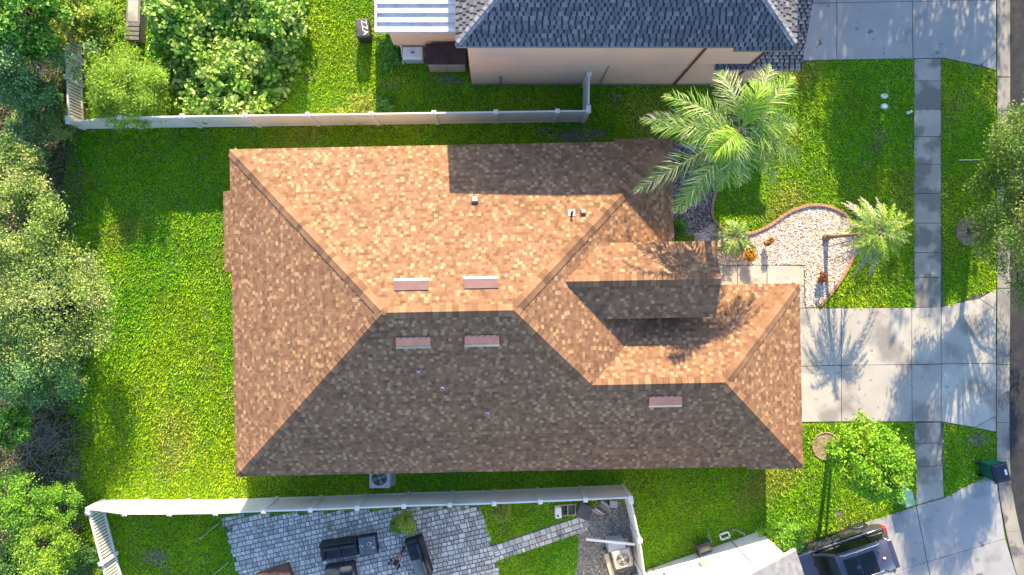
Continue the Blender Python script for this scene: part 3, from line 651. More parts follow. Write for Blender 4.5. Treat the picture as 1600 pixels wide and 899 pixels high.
tree('feathery_bush', 'bright lime feathery bush in the corner of the upper fences', 198, 140, 1.5, 1.5, [(.25, .44, .03), (.33, .50, .05), (.19, .34, .03)], 18000, .16, 91, rz=1.2, cat='bush', nc=130, spread=.12, wid=.2)
tree('weed_shrub', 'yellow green weeds against the fence in the sunny strip', 567, 164, .35, .55, YEL, 1500, .1, 92, rz=.3, cat='shrub', nc=30, trunk=.02, limbs=5)
tree('weed_shrub', 'dark green leafy weed against the fence in the shade', 594, 167, .35, .45, MID, 900, .12, 93, rz=.3, cat='shrub', nc=20, trunk=.02, limbs=5)
tree('broadleaf_weed', 'leafy weeds by the corner of the peach porch wall', 607, 85, .3, .6, MID, 1300, .13, 94, rz=.3, cat='shrub', nc=24, trunk=.02, limbs=5)
# front trees
ft = P(1290, 697); tree('young_tree', 'bright lime young tree between the driveways beside the mulch ring', 1360, 733, 3.3, 1.62, [(.17, .42, .012), (.25, .50, .02), (.10, .28, .01), (.32, .50, .03)], 19000, .12, 21, rz=1.15, base=(ft.x + .25, ft.y - .1, 0), stems=3, nc=150, spread=.085, trunk=.075)
st = P(1515, 362); tree('street_tree', 'small leaved street tree at the right edge over a mulch ring', 1640, 305, 4.5, 3.1, [(.12, .25, .03), (.20, .32, .05), (.07, .16, .02), (.36, .42, .10)], 62000, .10, 22, rz=3.0, ry=4.3, base=(st.x, st.y, 0), nc=260, spread=.07, trunk=.14, limbs=30)
sb = P(1228, 838); tree('corner_bush', 'rounded bright bush between the white house and the dark car', 1226, 840, .7, .75, BRIGHT, 5000, .09, 23, rz=.55, cat='bush', nc=60, trunk=.03, spread=.15)
for i, (x, y, h, r, lb) in enumerate(((17.9, 19.5, 6.0, 2.3, 'tall street tree beyond the top edge shading the lawn by the sidewalk'), (20.6, 24.0, 5.5, 3.4, 'wide street tree beyond the top edge shading the neighbour driveway'), (16.4, 27.5, 6.5, 3.0, 'tree beyond the top edge nearest the neighbour garage'), (21.6, 18.0, 6.0, 2.6, 'street tree beyond the top edge shading the verge by the road'))):
    k_ = S * (1 - h / H); tree('shade_tree', lb, NX + x / k_, NY - y / k_, h, r, DARK, 9000, .22, 60 + i, rz=r * .9, nc=130, spread=.12, trunk=.16)
for i, (px, py, r, lb, cc) in enumerate(((1172, 400, .26, 'orange leaved croton in the gravel by the front walk', [(.55, .25, .03), (.6, .35, .05), (.3, .2, .04)]), (1200, 379, .13, 'tiny reddish croton in the middle of the white gravel', [(.5, .2, .05), (.4, .25, .1)]),
                                       (1286, 434, .16, 'small rusty red seedling beside the palm trunk shadow', [(.35, .12, .06), (.25, .1, .06)]), (1062, 355, .32, 'low dark green shrub in the corner of the rock bed', MID), (633, 815, .42, 'leafy potted shrub standing on the patio pavers', YEL), (620, 824, .2, 'small weed beside the potted shrub on the patio', MID), (787, 803, .3, 'yellow green weed growing in the strip by the patio', YEL))):
    tree('small_plant', lb, px, py, .22 + r * .5, r, cc, int(700 + 1500 * r), .09 if r < .3 else .11, 80 + i, rz=.22 + r * .4, cat='plant', nc=16, trunk=.015, spread=.25, limbs=6)
m = MB(); m.cyl(0, 0, 0, .3, .14, .19, 16); o = m.build('flower_pot', 'darkplastic'); q = P(633, 815); o.location = (q.x, q.y, .02); tag(o, 'dark pot holding the leafy patio shrub', 'pot')

# palms
def frond(parent, base, azm, length, rise, droop, ll, cols, nl=44, wid=.035, name='frond', dead=False):
    d = Vector((math.cos(azm), math.sin(azm), 0)); sd = Vector((-d.y, d.x, 0)); V = []; F = []; Cc = []; N_ = 14
    rp = [Vector(base) + d * (length * t * (1 - .10 * t)) + Vector((0, 0, rise * t - droop * t * t)) for t in [i / N_ for i in range(N_ + 1)]]
    for i in range(N_):
        w0 = .028 * (1 - i / N_) + .008; o = len(V); a, b = rp[i], rp[i + 1]
        V += [a - sd * w0, a + sd * w0, b + sd * w0 * .9, b - sd * w0 * .9]; F.append((o, o + 1, o + 2, o + 3)); Cc.append((.30, .30, .10) if not dead else (.3, .26, .2))
    for i in range(nl):
        t = .12 + .88 * i / (nl - 1); f = t * N_; j = min(int(f), N_ - 1); p = rp[j].lerp(rp[j + 1], f - j); tg = (rp[j + 1] - rp[j]).normalized()
        L_ = ll * (math.sin(math.pi * min(1, .18 + .80 * t)) ** .6) * random.uniform(.85, 1.1)
        for s_ in (-1, 1):
            ang = R(64 - 38 * t + random.uniform(-14, 14)); dr = (tg * math.cos(ang) + sd * s_ * math.sin(ang) + Vector((0, 0, random.uniform(-.25, .5)))).normalized()
            wv = tg.cross(dr).cross(dr).normalized() if abs(tg.dot(dr)) < .99 else sd
            q1 = p + dr * L_ * .5; q2 = p + (dr + Vector((random.uniform(-.15, .15), random.uniform(-.15, .15), -random.uniform(.3, .9)))).normalized() * L_ * .55 + dr * L_ * .42; c = random.choice(cols); k = random.uniform(.8, 1.2); c = (c[0] * k, c[1] * k, c[2] * k)
            o = len(V); V += [p - wv * wid * .35, p + wv * wid * .35, q1 + wv * wid * .5, q1 - wv * wid * .5, q2 + wv * wid * .08, q2 - wv * wid * .08]
            F += [(o, o + 1, o + 2, o + 3), (o + 3, o + 2, o + 4, o + 5)]; Cc += [c, c]
    return npmesh(name, [tuple(q) for q in V], F, 'leaf', parent, np.array(Cc))
PG = [(.14, .32, .03), (.22, .40, .05), (.48, .56, .24), (.34, .46, .12), (.08, .22, .025)]; PGY = [(.26, .34, .12), (.50, .50, .34), (.15, .27, .05), (.10, .22, .04)]; GREYF = [(.46, .45, .40), (.54, .53, .48), (.36, .37, .28)]  # palest tone in PG puts glossy highlights into the leaflet colour
pc = P(1158, 202, 6.9)
p1 = thing('tall_palm', 'tall feather palm with long arching fronds at the house corner', 'palm', (pc.x - .15, pc.y, 0))
m = MB(); m.tube([(0, 0, 0), (.03, 0, 2), (.08, 0, 4.5), (.15, 0, 6.85)], [.22, .16, .14, .12], 12)
for z in range(40): m.ring(.0 + .15 * z / 40, 0, .15 + z * .165, .165 - z * .0008, .012, 12)
m.build('trunk', 'palm_bark', p1, smooth=True)
for a, l, ri, dr, cc in ((148, 3.3, .9, 1.5, PG), (176, 3.3, .6, 1.3, PG), (207, 4.1, .5, 1.6, PGY), (229, 3.6, .3, 1.5, PG), (58, 3.3, .9, 1.4, PGY), (40, 2.9, 1.2, 1.5, PG), (-22, 3.2, .5, 1.5, PG), (-38, 2.7, .4, 1.8, PG), (252, 2.2, 1.0, 2.0, PG),
                       (285, 1.9, 1.3, 2.0, PG), (112, 2.4, 1.4, 1.5, PGY), (8, 2.6, .9, 1.6, PG), (190, 2.2, 1.6, 1.4, PG), (75, 1.6, 1.9, 1.0, LIME), (215, 1.7, 1.8, 1.2, LIME), (162, 3.6, .2, 1.5, PGY), (240, 3.2, .1, 1.8, PGY)):
    frond(p1, (.15, 0, 6.8), R(a + random.uniform(-5, 5)), l * random.uniform(.92, 1.1), ri * random.uniform(.6, 1.2), dr * random.uniform(.9, 1.35), .82, cc, 64, .030)
q0 = P(1290, 371); qc = P(1378, 364, 2.9)
p2 = thing('leaning_palm', 'leaning palm with silvery dead tips rising from the white gravel', 'palm', (q0.x, q0.y, 0)); ox, oy = qc.x - q0.x, qc.y - q0.y
m = MB(); m.tube([(0, 0, 0), (ox * .12, oy * .2, .7), (ox * .5, oy * .6, 1.8), (ox, oy, 2.8)], [.14, .085, .07, .075], 10); m.build('trunk', 'palm_bark', p2, smooth=True)
m = MB(); m.cyl(0, 0, 0, .22, .2, .12, 12); m.build('root_flare', 'palm_bark', p2)
for i in range(22):
    frond(p2, (ox, oy, 2.75), R(i * 360 / 22 + random.uniform(-7, 7)), random.uniform(1.25, 1.75), random.uniform(.1, .75), random.uniform(.5, .9), .30, LIME if i % 3 else PG, 26, .026)
for a in (115, 130, 95, 78, 155, 20, 200, 230, 250, 275, 345, 215, 5): frond(p2, (ox, oy, 2.65), R(a + random.uniform(-5, 5)), random.uniform(1.6, 2.05), .1, 1.1, .28, GREYF, 26, .03, dead=True)
qs = P(1142, 374); p3 = thing('small_palm', 'small bushy palm beside the entry roof and front walk', 'palm', (qs.x, qs.y, 0))
m = MB(); m.tube([(0, 0, 0), (0, 0, .5)], [.12, .08], 9); m.build('trunk', 'palm_bark', p3)
for i in range(12): frond(p3, (0, 0, .45), R(i * 30 + random.uniform(-9, 9)), random.uniform(.85, 1.25), random.uniform(.2, .6), random.uniform(.3, .7), .34, PG if i % 3 else PGY, 26, .03)
qf = P(25, 215, 1.6); p4 = thing('fern_palm', 'dark fern palm among the wild growth at the left edge', 'palm', (qf.x, qf.y, 0), 0, wild)
m = MB(); m.tube([(0, 0, 0), (0, 0, 1.4)], [.16, .1], 9); m.build('trunk', 'palm_bark', p4)
for i in range(14): frond(p4, (0, 0, 1.4), R(i * 25.7 + random.uniform(-8, 8)), random.uniform(1.2, 1.7), random.uniform(.2, .6), random.uniform(.5, .9), .4, DARK, 30, .04)
qf = P(60, 58, 1.8); p5 = thing('broad_fern', 'bright broad fern between the corner tree and the picket fence', 'plant', (qf.x, qf.y, 0), 0, wild)
m = MB(); m.tube([(0, 0, 0), (0, 0, 1.5)], [.1, .07], 8); m.build('trunk', 'palm_bark', p5)
for i in range(10): frond(p5, (0, 0, 1.5), R(i * 36 + random.uniform(-8, 8)), random.uniform(.8, 1.2), .3, .5, .35, MID, 18, .07)
for px, py, rr, lb in ((1290, 697, 21, 'ring of pale mulch under the lime young tree'), (1516, 362, 22, 'ring of mulch under the street tree')):
    q = P(px, py); m = MB(); m.cyl(0, 0, -.05, .03, rr * S, rr * S * .96, 24); o = m.build('mulch_ring', 'mulch'); o.location = q; tag(o, lb, 'mulch ring')
    m = MB(); m.ring(0, 0, .03, rr * S, .035, 30); m.build('edging', 'mulch', o)

# ------------------------------------------------------------------ grass
M['dirt'] = pm('dirt', (.16, .145, .12), (.09, .085, .06), 4, .95, .5, 30)
rgd = random.Random(5)
for px, py, rx, ry in ((905, 212, 46, 12), (850, 204, 20, 6), (960, 150, 20, 7), (243, 872, 26, 17), (700, 125, 24, 11), (480, 121, 10, 6), (455, 63, 6, 4), (612, 134, 12, 9), (1527, 688, 24, 10), (1310, 802, 9, 7), (85, 300, 14, 12), (105, 330, 10, 8), (318, 248, 7, 7), (1215, 826, 10, 8), (112, 120, 8, 40), (70, 690, 30, 26), (118, 745, 12, 10)):
    q_ = P(px, py); pp = []
    for i in range(18):
        a = i * 2 * math.pi / 18; f = rgd.uniform(.6, 1.1); pp.append((q_.x + rx * S * f * math.cos(a), q_.y + ry * S * f * math.sin(a)))
    m = MB(); m.prism(pp, -.05, .009); struct(m.build('dirt_patch', 'dirt'))
excl = [PX(p) for p in ([(1240, 481), (1470, 480), (1556, 452), (1556, 675), (1470, 660), (1240, 661)], [(1428, 90), (1470, 90), (1475, 777), (1431, 790)], [(1225, -100), (1556, -100), (1556, 111), (1472, 91), (1225, 97)],
        [(1245, 852), (1475, 777), (1558, 741), (1620, 980), (1260, 1030)], [(1556, -200), (1556, 660), (1559, 757), (1571, 830), (1588, 899), (1620, 970), (2000, 970), (2000, -200)], wb, db, yb, patio, path, [(1085, 414), (1257, 414), (1257, 481), (1085, 481)])]
th = R(1.1); ct_, st_ = math.cos(th), math.sin(th)
def hp(pts): return [(x * ct_ - y * st_, x * st_ + y * ct_) for x, y in pts]
excl += [hp([(xw + .4, ys + .4), (xe - .4, ys + .4), (xe - .4, yn - .4), (xw + .4, yn - .4)]), hp([(xe - .5, ys + .4), (xg - .4, ys + .4), (xg - .4, yg - .4), (xe - .5, yg - .4)]),
         [(-1.1, 9.03), (12.1, 9.03), (12.1, 20), (-1.1, 20)], [(-4.45, 10.55), (-1, 10.55), (-1, 20), (-4.45, 20)]]
c19, s19 = math.cos(R(19)), math.sin(R(19)); excl.append([(11.74 + x * c19 - y * s19, -10.84 + x * s19 + y * c19) for x, y in ((0, 0), (-14, 0), (-14, -8), (0, -8))])
NB = 860000
X = RNG.uniform(-23.5, 23.5, NB); Y = RNG.uniform(-13.6, 14.2, NB); keep = np.ones(NB, bool)
for p in excl: keep &= ~inpoly(X, Y, p)
def lowf(x, y, s, seed):
    r = np.random.default_rng(seed); f = np.zeros_like(x)
    for i in range(10):
        a = r.uniform(0, 6.28); k = s * r.uniform(.5, 2.2); f += np.sin(x * k * math.cos(a) + y * k * math.sin(a) + r.uniform(0, 6.28))
    return f / 4.5
den = np.ones(NB)
pxx = X / S + NX; pyy = NY - Y / S
den *= np.clip((pxx - 95 + 18 * lowf(X, Y, 1.3, 3)) / 45, .06, 1)
for bx, by, br, a in ((905, 212, 40, .8), (860, 205, 30, .5), (960, 148, 26, .6), (240, 870, 26, .85), (700, 125, 28, .75), (480, 120, 12, .7), (455, 65, 9, .5), (600, 132, 18, .6), (1370, 110, 40, .35), (1525, 690, 26, .5), (1512, 362, 24, 1), (1310, 802, 12, .7), (1290, 697, 24, 1), (1215, 825, 20, .4), (560, 870, 1, 0), (1110, 770, 26, .3), (30, 700, 60, .6), (320, 250, 10, .3), (1540, 560, 10, 0)):
    den *= 1 - a * np.exp(-((pxx - bx) ** 2 + (pyy - by) ** 2) / (2 * br * br) * 2)
den *= np.clip(.8 + .5 * lowf(X, Y, 3.0, 4), .35, 1)
keep &= RNG.uniform(0, 1, NB) < den
X, Y = X[keep], Y[keep]; n = len(X)
az_ = RNG.uniform(0, 2 * np.pi, n); cl_ = np.clip(.55 + .55 * lowf(X, Y, 11., 21), .25, 1.15); L_ = RNG.uniform(.07, .18, n) * (.55 + .6 * cl_); lean = RNG.uniform(.75, 1.42, n); wd = RNG.uniform(.011, .024, n)
hz = L_ * np.cos(lean); hr_ = L_ * np.sin(lean); dx, dy = np.cos(az_), np.sin(az_)
B = np.stack([X, Y, np.full(n, .002)], 1); side = np.stack([-dy * wd, dx * wd, np.zeros(n)], 1); tip = np.stack([X + dx * hr_, Y + dy * hr_, hz * .8], 1); mid = np.stack([X + dx * hr_ * .45, Y + dy * hr_ * .45, hz * .62], 1)
V = np.stack([B - side * .7, B + side * .7, mid + side, tip, mid - side], 1).reshape(-1, 3); F = np.arange(n * 5).reshape(-1, 5)
q = np.clip(.5 + .5 * lowf(X, Y, .55, 5) + .25 * lowf(X, Y, 2.2, 6), 0, 1)[:, None]; q2 = np.clip(lowf(X, Y, 1.1, 8) - .45, 0, .7)[:, None]
gc = (1 - q) * np.array([.165, .45, .008]) + q * np.array([.37, .58, .010]); gc = gc * (1 - q2) + q2 * np.array([.42, .42, .07]); gc *= RNG.uniform(.65, 1.3, (n, 1)) * (.82 + .2 * cl_[:, None])
dry = RNG.uniform(0, 1, n) < .04; gc[dry] = np.array([.45, .40, .16])
go = stuff(npmesh('grass', V, F, 'grass', None, gc)); tag(go, 'coarse green lawn grass around the houses', 'grass')
# undergrowth and litter
n = 26000; X = RNG.uniform(-23.5, -17.8, n); Y = RNG.uniform(-13.5, 14, n); k = (X / S + NX) < 128 + 25 * lowf(X, Y, 1.2, 9); X, Y = X[k], Y[k]
cen = np.stack([X, Y, .05 + np.abs(RNG.normal(0, .12, len(X)))], 1)
stuff(tag(leaves('undergrowth', None, cen, .05, 30000, .11, [(.08, .19, .04), (.15, .24, .06), (.18, .15, .09), (.12, .10, .07), (.07, .15, .04), (.26, .23, .13)]), 'low weeds and leaf litter under the wild trees', 'undergrowth'))
m = MB(); m.prism(PX([(-60, -60), (105, -60), (108, 200), (95, 330), (115, 450), (90, 560), (125, 650), (120, 780), (165, 960), (-60, 960)]), -.1, .004); struct(m.build('leaf_litter_ground', 'litter_soil'))

# ------------------------------------------------------------------ things around the houses
def obj(name, label, cat, px, py, rz=0, z=0, group=None, h=0): q = P(px, py, h); return thing(name, label, cat, (q.x, q.y, z), rz, group)
def ac(label, px, py, rz, body, wdt=.72, ht=.75, h=0):
    r = obj('air_conditioner', label, 'air conditioner', px, py, rz, h=h); m = MB(); m.box(-wdt / 2 - .12, wdt / 2 + .12, -wdt / 2 - .12, wdt / 2 + .12, 0, .06); m.build('pad', 'concrete', r, bevel=.01)
    m = MB(); m.box(-wdt / 2, wdt / 2, -wdt / 2, wdt / 2, .06, ht); m.build('casing', body, r, bevel=.07, seg=4)
    m = MB(); m.cyl(0, 0, ht - .06, ht + .005, wdt * .36, n=32); m.build('fan_well', 'black', r)
    f = MB()
    for i in range(4):
        a = i * math.pi / 2 + .4; ca, sa = math.cos(a), math.sin(a); pts = [(.05, -.05), (wdt * .32, -.11), (wdt * .32, .07), (.05, .03)]
        f.add([(x * ca - y * sa, x * sa + y * ca, ht + .008 + .02 * (y > 0)) for x, y in pts], [(0, 1, 2, 3)])
    f.build('fan_blades', 'wood_grey', r); m = MB(); m.cyl(0, 0, ht, ht + .035, .06, n=16); m.build('fan_hub', 'greyplastic', r)
    for rr in (.36, .27, .18): m = MB(); m.ring(0, 0, ht + .04, wdt * rr, .005 if rr < .36 else .012, 32); m.build('guard_ring', body, r)
    for z in np.arange(.16, ht - .12, .09):
        m = MB(); m.box(-wdt / 2 - .006, wdt / 2 + .006, -wdt / 2 + .07, wdt / 2 - .07, z, z + .03); m.build('louvre', body, r)
    return r
ac('grey white air conditioner half hidden under the eave by the fence', 593, 747, R(1), 'ac_white', .92, .8, .8)
ac('beige air conditioner standing in the gravel side yard', 973, 874, R(14), 'ac_metal', .80, .85, .85)

# lidded black tub with lettering
r = obj('storage_tub', 'black covered oven with white lettering on the sunny lawn edge', 'tub', 572, 55, R(4)); m = MB(); m.box(-.27, .27, -.38, .38, 0, .75, tx=-.03, ty=-.03); m.build('body', 'black', r, bevel=.08, seg=3)
m = MB(); m.box(-.31, .31, -.42, .42, .75, .86, tx=.03, ty=.03); m.build('lid', 'darkplastic', r, bevel=.05, seg=3)
tc = bpy.data.curves.new('lettering', 'FONT'); tc.body = 'ZZA'; tc.size = .34; tc.extrude = .003; tc.align_x = 'CENTER'; tc.align_y = 'CENTER'; to = bpy.data.objects.new('lettering_tmp', tc); C.objects.link(to)
dg = bpy.context.evaluated_depsgraph_get(); tm = bpy.data.meshes.new_from_object(to.evaluated_get(dg)); bpy.data.objects.remove(to); tm.materials.clear(); tm.materials.append(M['white'])
o = link(bpy.data.objects.new('lettering', tm), r); o.location = (.10, 0, .866); o.rotation_euler = (0, 0, R(-84))
# white storage bin by porch
r = obj('storage_bin', 'pale grey plastic bin with a handle beside the peach porch wall', 'bin', 648, 91, 0); m = MB(); m.box(-.42, .42, -.26, .26, 0, .62, tx=-.03, ty=-.03); m.build('body', 'greyplastic', r, bevel=.04)
m = MB(); m.box(-.46, .46, -.30, .30, .62, .72, tx=.06, ty=.06); m.build('lid', 'white', r, bevel=.04); m = MB(); m.box(-.08, .08, -.03, .03, .72, .75); m.build('handle', 'darkplastic', r, bevel=.01); m = MB(); m.bar((-.50, -.3, .1), (-.50, .3, .8), .04, .05); m.build('side_board', 'white', r)
r = obj('bucket', 'small beige bucket between the grey bin and the brown shed', 'bucket', 664, 88); m = MB(); m.cyl(0, 0, 0, .3, .11, .14, 18); m.build('body', 'beige', r); m = MB(); m.ring(0, 0, .3, .14, .012, 20); m.build('rim', 'beige', r)
r = thing('storage_shed', 'resin storage shed with dark ribbed lid and beige doors', 'shed', (-2.14, 10.0, 0)); 
m = MB(); m.box(-.80, .80, -.38, .40, 0, 1.12); m.build('body', 'beige', r)
m = MB(); m.box(-.88, .88, -.46, .46, 1.12, 1.2, ty=.02); ld = m.build('lid', 'shed_lid', r, bevel=.03); me = None
for i in range(24):
    if me is None: m = MB(); m.box(-.022, .022, -.43, .43, 1.2, 1.215); o = m.build('rib', 'shed_lid', ld); me = o.data
    else: o = link(bpy.data.objects.new('rib', me), ld)
    o.location = (-.84 + i * .073, 0, 0)
for x0 in (-.78, .03):
    m = MB(); m.box(x0, x0 + .75, -.42, -.385, .06, 1.08); d_ = m.build('door', 'beige', r, bevel=.01)
    for i in range(7): m = MB(); m.box(x0 + .05 + i * .095, x0 + .11 + i * .095, -.432, -.42, .12, 1.02); m.build('door_rib', 'beige', d_)
r = obj('planter_trough', 'grey block planter trough beside the vine at the top edge', 'planter', 222, 55, R(-2)); q = P(218, 40)
r.location = (q.x, q.y, 0); m = MB(); m.box(-.30, .30, -.85, .95, 0, .55); m.build('trough', 'wood_grey', r, bevel=.015); m = MB(); m.box(-.22, .22, -.05, .88, .55, .57); m.build('gravel_fill', 'concrete', r)
for i in range(4): m = MB(); m.box(-.31, .31, -.86 + i * .2, -.70 + i * .2, .551, .60); m.build('cap_block', 'wood_grey', r, bevel=.01)
m = MB(); m.tube([(0, 0, 0), (0, 0, 1.1)], .11, 16); o = m.build('drain_pipe', 'white'); q = P(133, 98); o.location = q; tag(o, 'open white pipe standing by the upper picket fence', 'pipe'); m = MB(); m.cyl(0, 0, 1.101, 1.105, .085, n=16); m.build('pipe_bore', 'black', o)
r = obj('leaf_sculpture', 'large green oval leaf plant leaning on the peach wall', 'plant', 1143, 124); m = MB(); n_ = 20
ov = [(.28 * math.cos(t), .19 * math.sin(t)) for t in [2 * math.pi * i / n_ for i in range(n_)]]; m.add([(x, y * .7, .5 + y * .7 + .03 * math.cos(6 * x)) for x, y in ov] + [(0, 0, .44)], [(i, (i + 1) % n_, n_) for i in range(n_)], (.05, .13, .07)); m.build('leaf', 'leaf', r); r.rotation_euler = (0, 0, R(25)); m = MB(); m.tube([(0, 0, 0), (0, 0, .45)], .02, 6); m.build('stem', 'bark', r)
for i, (px, py, lb) in enumerate(((1381, 151, 'upper of two round white utility lids in the front lawn'), (1381, 167, 'lower of two round white utility lids in the front lawn'))):
    q = P(px, py); m = MB(); m.tube([(0, 0, -.05), (0, 0, .075)], [.16, .15], 9); o = m.build('access_cover', 'white', bevel=.02); o.location = q; o.scale = (1.1, .8, 1); tag(o, lb, 'lid', 'utility lids in the lawn'); m = MB(); m.ring(0, 0, .078, .1, .008, 14); m.build('grip', 'greyplastic', o)
q = P(1420, 176); m = MB(); m.box(-.13, .13, -.06, .06, 0, .10, tx=.02, ty=.01); o = m.build('meter_cover', 'white', bevel=.01); o.location = q; o.rotation_euler = (0, 0, R(22)); tag(o, 'small white block in the grass beside the sidewalk', 'block'); m = MB(); m.box(-.03, .03, -.03, .03, .1, .115); m.build('knob', 'greyplastic', o)
q = P(1512, 251); m = MB(); m.tube([(-.48, 0, .12), (.48, .01, .13)], .014, 6); o = m.build('stick', 'white'); o.location = q; tag(o, 'thin white stick lying in the verge by the street tree', 'stick'); 
q = P(131, 268); m = MB(); m.tube([(-.25, .45, .10), (0, .1, .12), (.12, -.15, .10), (.35, -.4, .09)], [.03, .035, .03, .015], 6); o = m.build('fallen_branch', 'bark'); o.location = q; tag(o, 'dark crooked branch lying on the shaded left lawn', 'branch')
for px, py, lb in ((330, 828, 'upper pale stake lying in the lawn by the patio'), (346, 888, 'lower pale stake lying in the lawn by the patio')):
    q = P(px, py); m = MB(); m.tube([(-.42, -.34, .10), (.38, .32, .12)], .016, 6); o = m.build('wooden_stake', 'straw'); o.location = q; tag(o, lb, 'stake', 'stakes by the patio'); m = MB(); m.cyl(-.42, -.34, .06, .14, .05, n=8); m.build('stake_head', 'straw', o)

# utility box and bins
r = obj('utility_box', 'pale green utility pedestal at the foot of the lime tree', 'utility box', 1406, 772, R(14)); m = MB(); m.box(-.22, .22, -.36, .36, 0, .62, tx=.03, ty=.03); m.build('body', 'pale_green', r, bevel=.03); m = MB(); m.box(-.24, .24, -.38, .38, .62, .68, tx=.03, ty=.03); m.build('lid', 'pale_green', r, bevel=.02); m = MB(); m.box(-.04, .04, -.35, -.32, .3, .4); m.build('latch', 'darkplastic', r)
q = P(1537, 729); r = thing('wheelie_bin', 'green wheeled bin with a navy lid by the road', 'bin', (q.x, q.y, 0), R(14)); m = MB(); m.box(-.27, .27, -.33, .33, .06, .98, tx=-.05, ty=-.06); m.build('body', 'bin_green', r, bevel=.03)
m = MB(); m.box(-.34, .34, -.42, .42, .98, 1.04); m.box(-.31, .31, -.38, .38, 1.041, 1.09, tx=.06, ty=.06); ld = m.build('lid', 'bin_lid', r, bevel=.015); m = MB(); m.box(.12, .22, -.12, .12, 1.088, 1.094); m.build('lid_label', 'white', ld)
m = MB(); m.bar((-.36, -.3, .95), (-.36, .3, .95), .04, .04); m.build('handle', 'bin_green', r)
for y in (-.28, .28): m = MB(); m.tube([(-.3, y - .03, .12), (-.3, y + .03, .12)], .12, 16); m.build('wheel', 'tyre', r)

# wall side clutter of the white house
q = P(1095, 850); r = thing('hose_reel', 'dark hose reel cart standing against the white wall', 'hose reel', (q.x, q.y, 0), R(19)); 
for x in (-.3, .3):
    m = MB(); m.bar((x, -.3, .02), (x, .25, .75), .04, .05); m.bar((x, .25, .02), (x, -.1, .4), .04, .05); m.build('side_frame', 'darkplastic', r)
m = MB(); m.tube([(-.26, 0, .4), (.26, 0, .4)], .2, 20); m.build('hose_coil', 'wood_grey', r)
for x in (-.27, .27): m = MB(); m.tube([(x - .02, 0, .4), (x + .02, 0, .4)], .27, 20); m.build('drum_flange', 'darkplastic', r)
m = MB(); m.box(-.32, .32, .18, .36, .7, .78); m.build('tray', 'black', r, bevel=.02); m = MB(); m.tube([(.3, 0, .4), (.45, .1, .3), (.42, .35, .1), (.55, .5, .08)], .015, 6); m.build('hose_end', 'greyplastic', r)
r = obj('valve_frame', 'small white square frame in the grass before the white wall', 'frame', 1131, 836, R(19)); 
for a, b in (((-.2, -.12), (.2, -.12)), ((-.2, .12), (.2, .12)), ((-.2, -.12), (-.2, .12)), ((.2, -.12), (.2, .12))): m = MB(); m.bar((*a, .1), (*b, .1), .06, .1); m.build('side', 'white', r)
r = obj('coiled_wire', 'thin grey wire loop sticking out of the grass at the white wall', 'wire', 1153, 834, 0); m = MB(); m.tube([(-.25, .2, .05), (-.1, .25, .35), (.15, .1, .4), (.25, -.15, .1)], .018, 6); m.build('wire', 'greyplastic', r); m = MB(); m.cyl(-.25, .2, 0, .1, .03, n=8); m.build('foot', 'greyplastic', r)

# patio furniture
def sofa(label, px, py, rz, L_, c2, group):
    r = obj('wicker_sofa', label, 'sofa', px, py, rz, .03, group, h=.4); m = MB(); m.box(-L_ / 2, L_ / 2, -.38, .40, .06, .30); m.build('base', 'black', r, bevel=.02)
    m = MB(); m.box(-L_ / 2, L_ / 2, .24, .40, .30, .72, ty=.02); m.build('backrest', 'black', r, bevel=.04)
    m = MB(); m.box(-L_ / 2, -L_ / 2 + .16, -.38, .235, .30, .56); m.build('armrest', 'black', r, bevel=.03)
    w_ = (L_ - .2) / 2
    for i, cm in enumerate(('cushion', c2)):
        x0 = -L_ / 2 + .18 + i * w_; m = MB(); m.box(x0, x0 + w_ - .02, -.37, .22, .30, .43); m.build('seat_cushion', cm, r, bevel=.04, seg=3); m = MB(); m.box(x0, x0 + w_ - .02, .12, .235, .44, .80); m.build('back_cushion', 'cushion', r, bevel=.04, seg=3)
    return r
sofa('black two seat wicker sofa with a side table on the patio', 531, 858, R(8), 1.62, 'cushion', None)
r = obj('side_table', 'dark square side table with white cups beside the black sofa', 'table', 575, 852, R(8), .03, h=.4); m = MB(); m.box(-.40, .40, -.40, .42, .05, .46); m.build('base', 'black', r, bevel=.02); m = MB(); m.box(-.37, .37, -.37, .39, .46, .475); m.build('table_top', 'table_grey', r)
for i, (x, y, rr, lb) in enumerate(((-.28, .06, .05, 'white cup at the left side of the dark side table'), (.09, .12, .07, 'large white cup in the middle of the dark side table'), (.22, -.08, .05, 'white cup near the front corner of the side table'))):
    q = r.matrix_world if False else None; a = R(8); X0 = r.location.x + x * math.cos(a) - y * math.sin(a); Y0 = r.location.y + x * math.sin(a) + y * math.cos(a); m = MB(); m.cyl(0, 0, 0, .11, rr * .8, rr, 16); m.ring(rr + .02, 0, .06, .03, .008, 10); o = m.build('cup', 'white'); o.location = (X0, Y0, .506); tag(o, lb, 'cup', 'cups on the side table'); m = MB(); m.cyl(0, 0, .1105, .112, rr * .8, n=14); m.build('drink', 'black', o)
sofa('black wicker sofa facing left with one grey seat cushion', 654, 870, R(-73), 1.7, 'grey_cushion', None)
r = obj('covered_chair', 'patio chair under a dark navy cover at the bottom edge', 'chair', 533, 898, R(10), .03, h=.4); m = MB(); m.box(-.72, .66, -.5, .45, .0, .5, tx=.05, ty=.05); m.build('cover_base', 'cushion', r, bevel=.1, seg=3); m = MB(); m.box(.0, .62, .1, .42, .5, .78, tx=.08, ty=.06); m.build('cover_back', 'cushion', r, bevel=.1, seg=3); m = MB(); m.box(-.35, .1, -.3, -.1, .5, .56); m.build('cover_fold', 'beige', r, bevel=.03)
